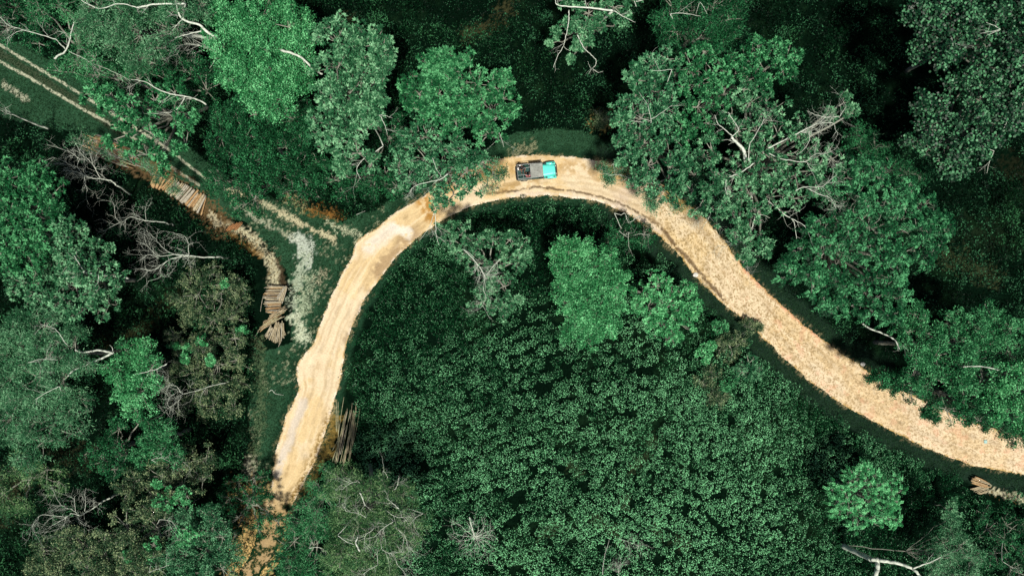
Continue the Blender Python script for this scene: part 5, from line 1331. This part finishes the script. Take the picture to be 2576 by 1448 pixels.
def person(label, loc, yaw, shirt, trousers, pose):
    """pose: dict of joints in the person's own frame (x forward, y left, z up from the feet)"""
    rt = empty('person', (0, 0, 0)); rt.location = loc; rt.rotation_euler = (0, 0, yaw)
    tag(rt, label, 'person', 'people riding in the open back of the jeep')
    J = {k: Vector(v) for k, v in pose.items()}
    V = []; E = []; R = []; idx = {}
    def add(k, p, r, par=None):
        idx[k] = len(V); V.append(tuple(p)); R.append(r)
        if par is not None: E.append((idx[par], idx[k]))
    pel, ch, nk, hd = J['pelvis'], J['chest'], J['neck'], J['head']
    add('pelvis', pel, (.15, .12)); add('waist', pel.lerp(ch, .5), (.13, .10), 'pelvis'); add('chest', ch, (.17, .12), 'waist'); add('neck', nk, .055, 'chest')
    up = (hd-nk).normalized()
    add('jaw', hd-up*.05+Vector((.02, 0, 0)), (.07, .08), 'neck'); add('skull', hd+up*.05, (.078, .098), 'jaw'); add('crown', hd+up*.12, (.05, .06), 'skull')
    for s, n in ((1, 'l'), (-1, 'r')):
        sh = ch+Vector((0, s*.19, .10)); el, wr = J['elbow_'+n], J['wrist_'+n]; kn, an = J['knee_'+n], J['ankle_'+n]; hp = pel+Vector((.02, s*.10, -.02))
        add('sh'+n, sh, .062, 'chest'); add('el'+n, el, .042, 'sh'+n); add('wr'+n, wr, .028, 'el'+n)
        d = (wr-el).normalized(); a = d.cross(Vector((0, 0, 1))); a = a.normalized() if a.length > .1 else Vector((0, 1, 0)); dn = d.cross(a)
        add('palm'+n, wr+d*.06, (.034, .018), 'wr'+n)
        for q, (off, L) in enumerate(((-.028, .070), (-.009, .080), (.010, .075), (.028, .058))):
            b = wr+d*.09+a*off; add(f'f{q}{n}', b, .009, 'palm'+n); add(f'g{q}{n}', b+d*L*.5-Vector((0, 0, .012)), .008, f'f{q}{n}'); add(f'h{q}{n}', b+d*L*.85-Vector((0, 0, .035)), .0065, f'g{q}{n}')
        add('th'+n, wr+d*.05-a*.045*s, .010, 'palm'+n); add('ti'+n, wr+d*.085-a*.062*s, .008, 'th'+n)
        add('hp'+n, hp, .09, 'pelvis'); add('kn'+n, kn, .058, 'hp'+n); add('cf'+n, kn.lerp(an, .35), .055, 'kn'+n); add('an'+n, an, .038, 'cf'+n); add('ft'+n, an+Vector((.15, 0, -.05)), (.045, .03), 'an'+n)
    skinned('body', V, E, R, M_SKIN, rt)
    def subset(name, keys, par, grow, mat, cut={}):
        ks = [k for k in keys]; m = {k: i for i, k in enumerate(ks)}
        vs = [V[idx[k]] if k not in cut else tuple(Vector(V[idx[k]]).lerp(Vector(V[idx[cut[k][0]]]), cut[k][1])) for k in ks]
        es = []
        inv = {v: k for k, v in idx.items()}
        for (i, j) in E:
            if inv[i] in m and inv[j] in m: es.append((m[inv[i]], m[inv[j]]))
        rs = [tuple(x+grow for x in (R[idx[k]] if hasattr(R[idx[k]], '__len__') else (R[idx[k]],)*2)) for k in ks]
        return skinned(name, vs, es, rs, mat, rt)
    subset('shirt', ['pelvis', 'waist', 'chest', 'shl', 'ell', 'shr', 'elr'], None, .014, shirt, {'ell': ('shl', .15), 'elr': ('shr', .15)})
    subset('trousers', ['pelvis', 'hpl', 'knl', 'cfl', 'anl', 'hpr', 'knr', 'cfr', 'anr'], None, .013, trousers, {})
    mb = MB(); c = hd+up*.065
    vs = []; fs = []; nu, nv = 14, 7
    for j in range(nv+1):
        th = math.radians(112)*j/nv
        for i in range(nu):
            ph = 2*math.pi*i/nu; front = max(0, math.cos(ph)); t2 = th*(1-.35*front)
            vs.append((c.x-.008+.112*math.sin(t2)*math.cos(ph), c.y+.094*math.sin(t2)*math.sin(ph), c.z+.112*math.cos(t2)))
    for j in range(nv):
        for i in range(nu): fs.append((j*nu+i, (j+1)*nu+i, (j+1)*nu+(i+1) % nu, j*nu+(i+1) % nu))
    mb.add(vs, fs); part(mb, 'hair', M_HAIR, rt, True)
    mb = MB()
    mb.tube([hd+Vector((.088, 0, .035)), hd+Vector((.112, 0, -.005)), hd+Vector((.095, 0, -.012))], [.008, .014, .008], 6)
    part(mb, 'nose', M_SKIN, rt, True)
    for s in (-1, 1):
        mb = MB(); mb.tube([hd+Vector((.082, s*.030, .035)), hd+Vector((.094, s*.030, .035))], [.012, .006], 8); part(mb, 'eye', M_EYE, rt)
        mb = MB(); mb.tube([hd+Vector((-.005, s*.080, .02)), hd+Vector((-.012, s*.100, .03))], [.022, .016], 8); part(mb, 'ear', M_SKIN, rt)
    mb = MB(); mb.tube([hd+Vector((.086, -.022, -.045)), hd+Vector((.092, 0, -.045)), hd+Vector((.086, .022, -.045))], .006, 6); part(mb, 'mouth', M_PINK, rt)
    return rt
Rz = Matrix.Rotation(math.radians(5.5), 4, 'Z')
def jp(x, y, z): return jeep.location + (Rz @ Vector((x, y, z)))
J0 = math.radians(5.5)
sit = dict(pelvis=(0, 0, .50), chest=(.03, 0, .86), neck=(.05, 0, 1.06), head=(.08, 0, 1.17), elbow_l=(.14, .28, .76), elbow_r=(.14, -.28, .76), wrist_l=(.36, .18, .66), wrist_r=(.36, -.18, .66),
           knee_l=(.44, .14, .52), knee_r=(.44, -.14, .52), ankle_l=(.46, .14, .08), ankle_r=(.46, -.14, .08))
stand = dict(pelvis=(0, 0, .93), chest=(.03, 0, 1.28), neck=(.04, 0, 1.47), head=(.06, 0, 1.58), elbow_l=(.20, .30, 1.20), elbow_r=(.20, -.28, 1.22), wrist_l=(.42, .20, 1.25), wrist_r=(.44, -.12, 1.22),
             knee_l=(.04, .12, .50), knee_r=(.02, -.12, .50), ankle_l=(0, .13, .08), ankle_r=(0, -.13, .08))
person('person with black hair and white shirt standing at the rear corner of the jeep', jp(-1.92, .52, .62), J0-.5, M_WHITE, M_DARKC, {k: tuple(np.array(v)*np.array([1, 1, .78])) for k, v in stand.items()})
sit2 = dict(sit); sit2['elbow_r'] = (.05, .32, .90); sit2['wrist_l'] = (.12, .52, .95); sit2['elbow_l'] = (.10, .30, .84)
person('person with black hair in dark shirt sitting on the upper bench of the jeep', jp(-1.45, .50, .58), J0-math.pi/2, M_DARKC, M_DARKC, sit)
person('person in pink shirt sitting behind the canvas roof in the jeep', jp(-.98, -.50, .58), J0+math.pi/2, M_PINK, M_DARKC, sit)
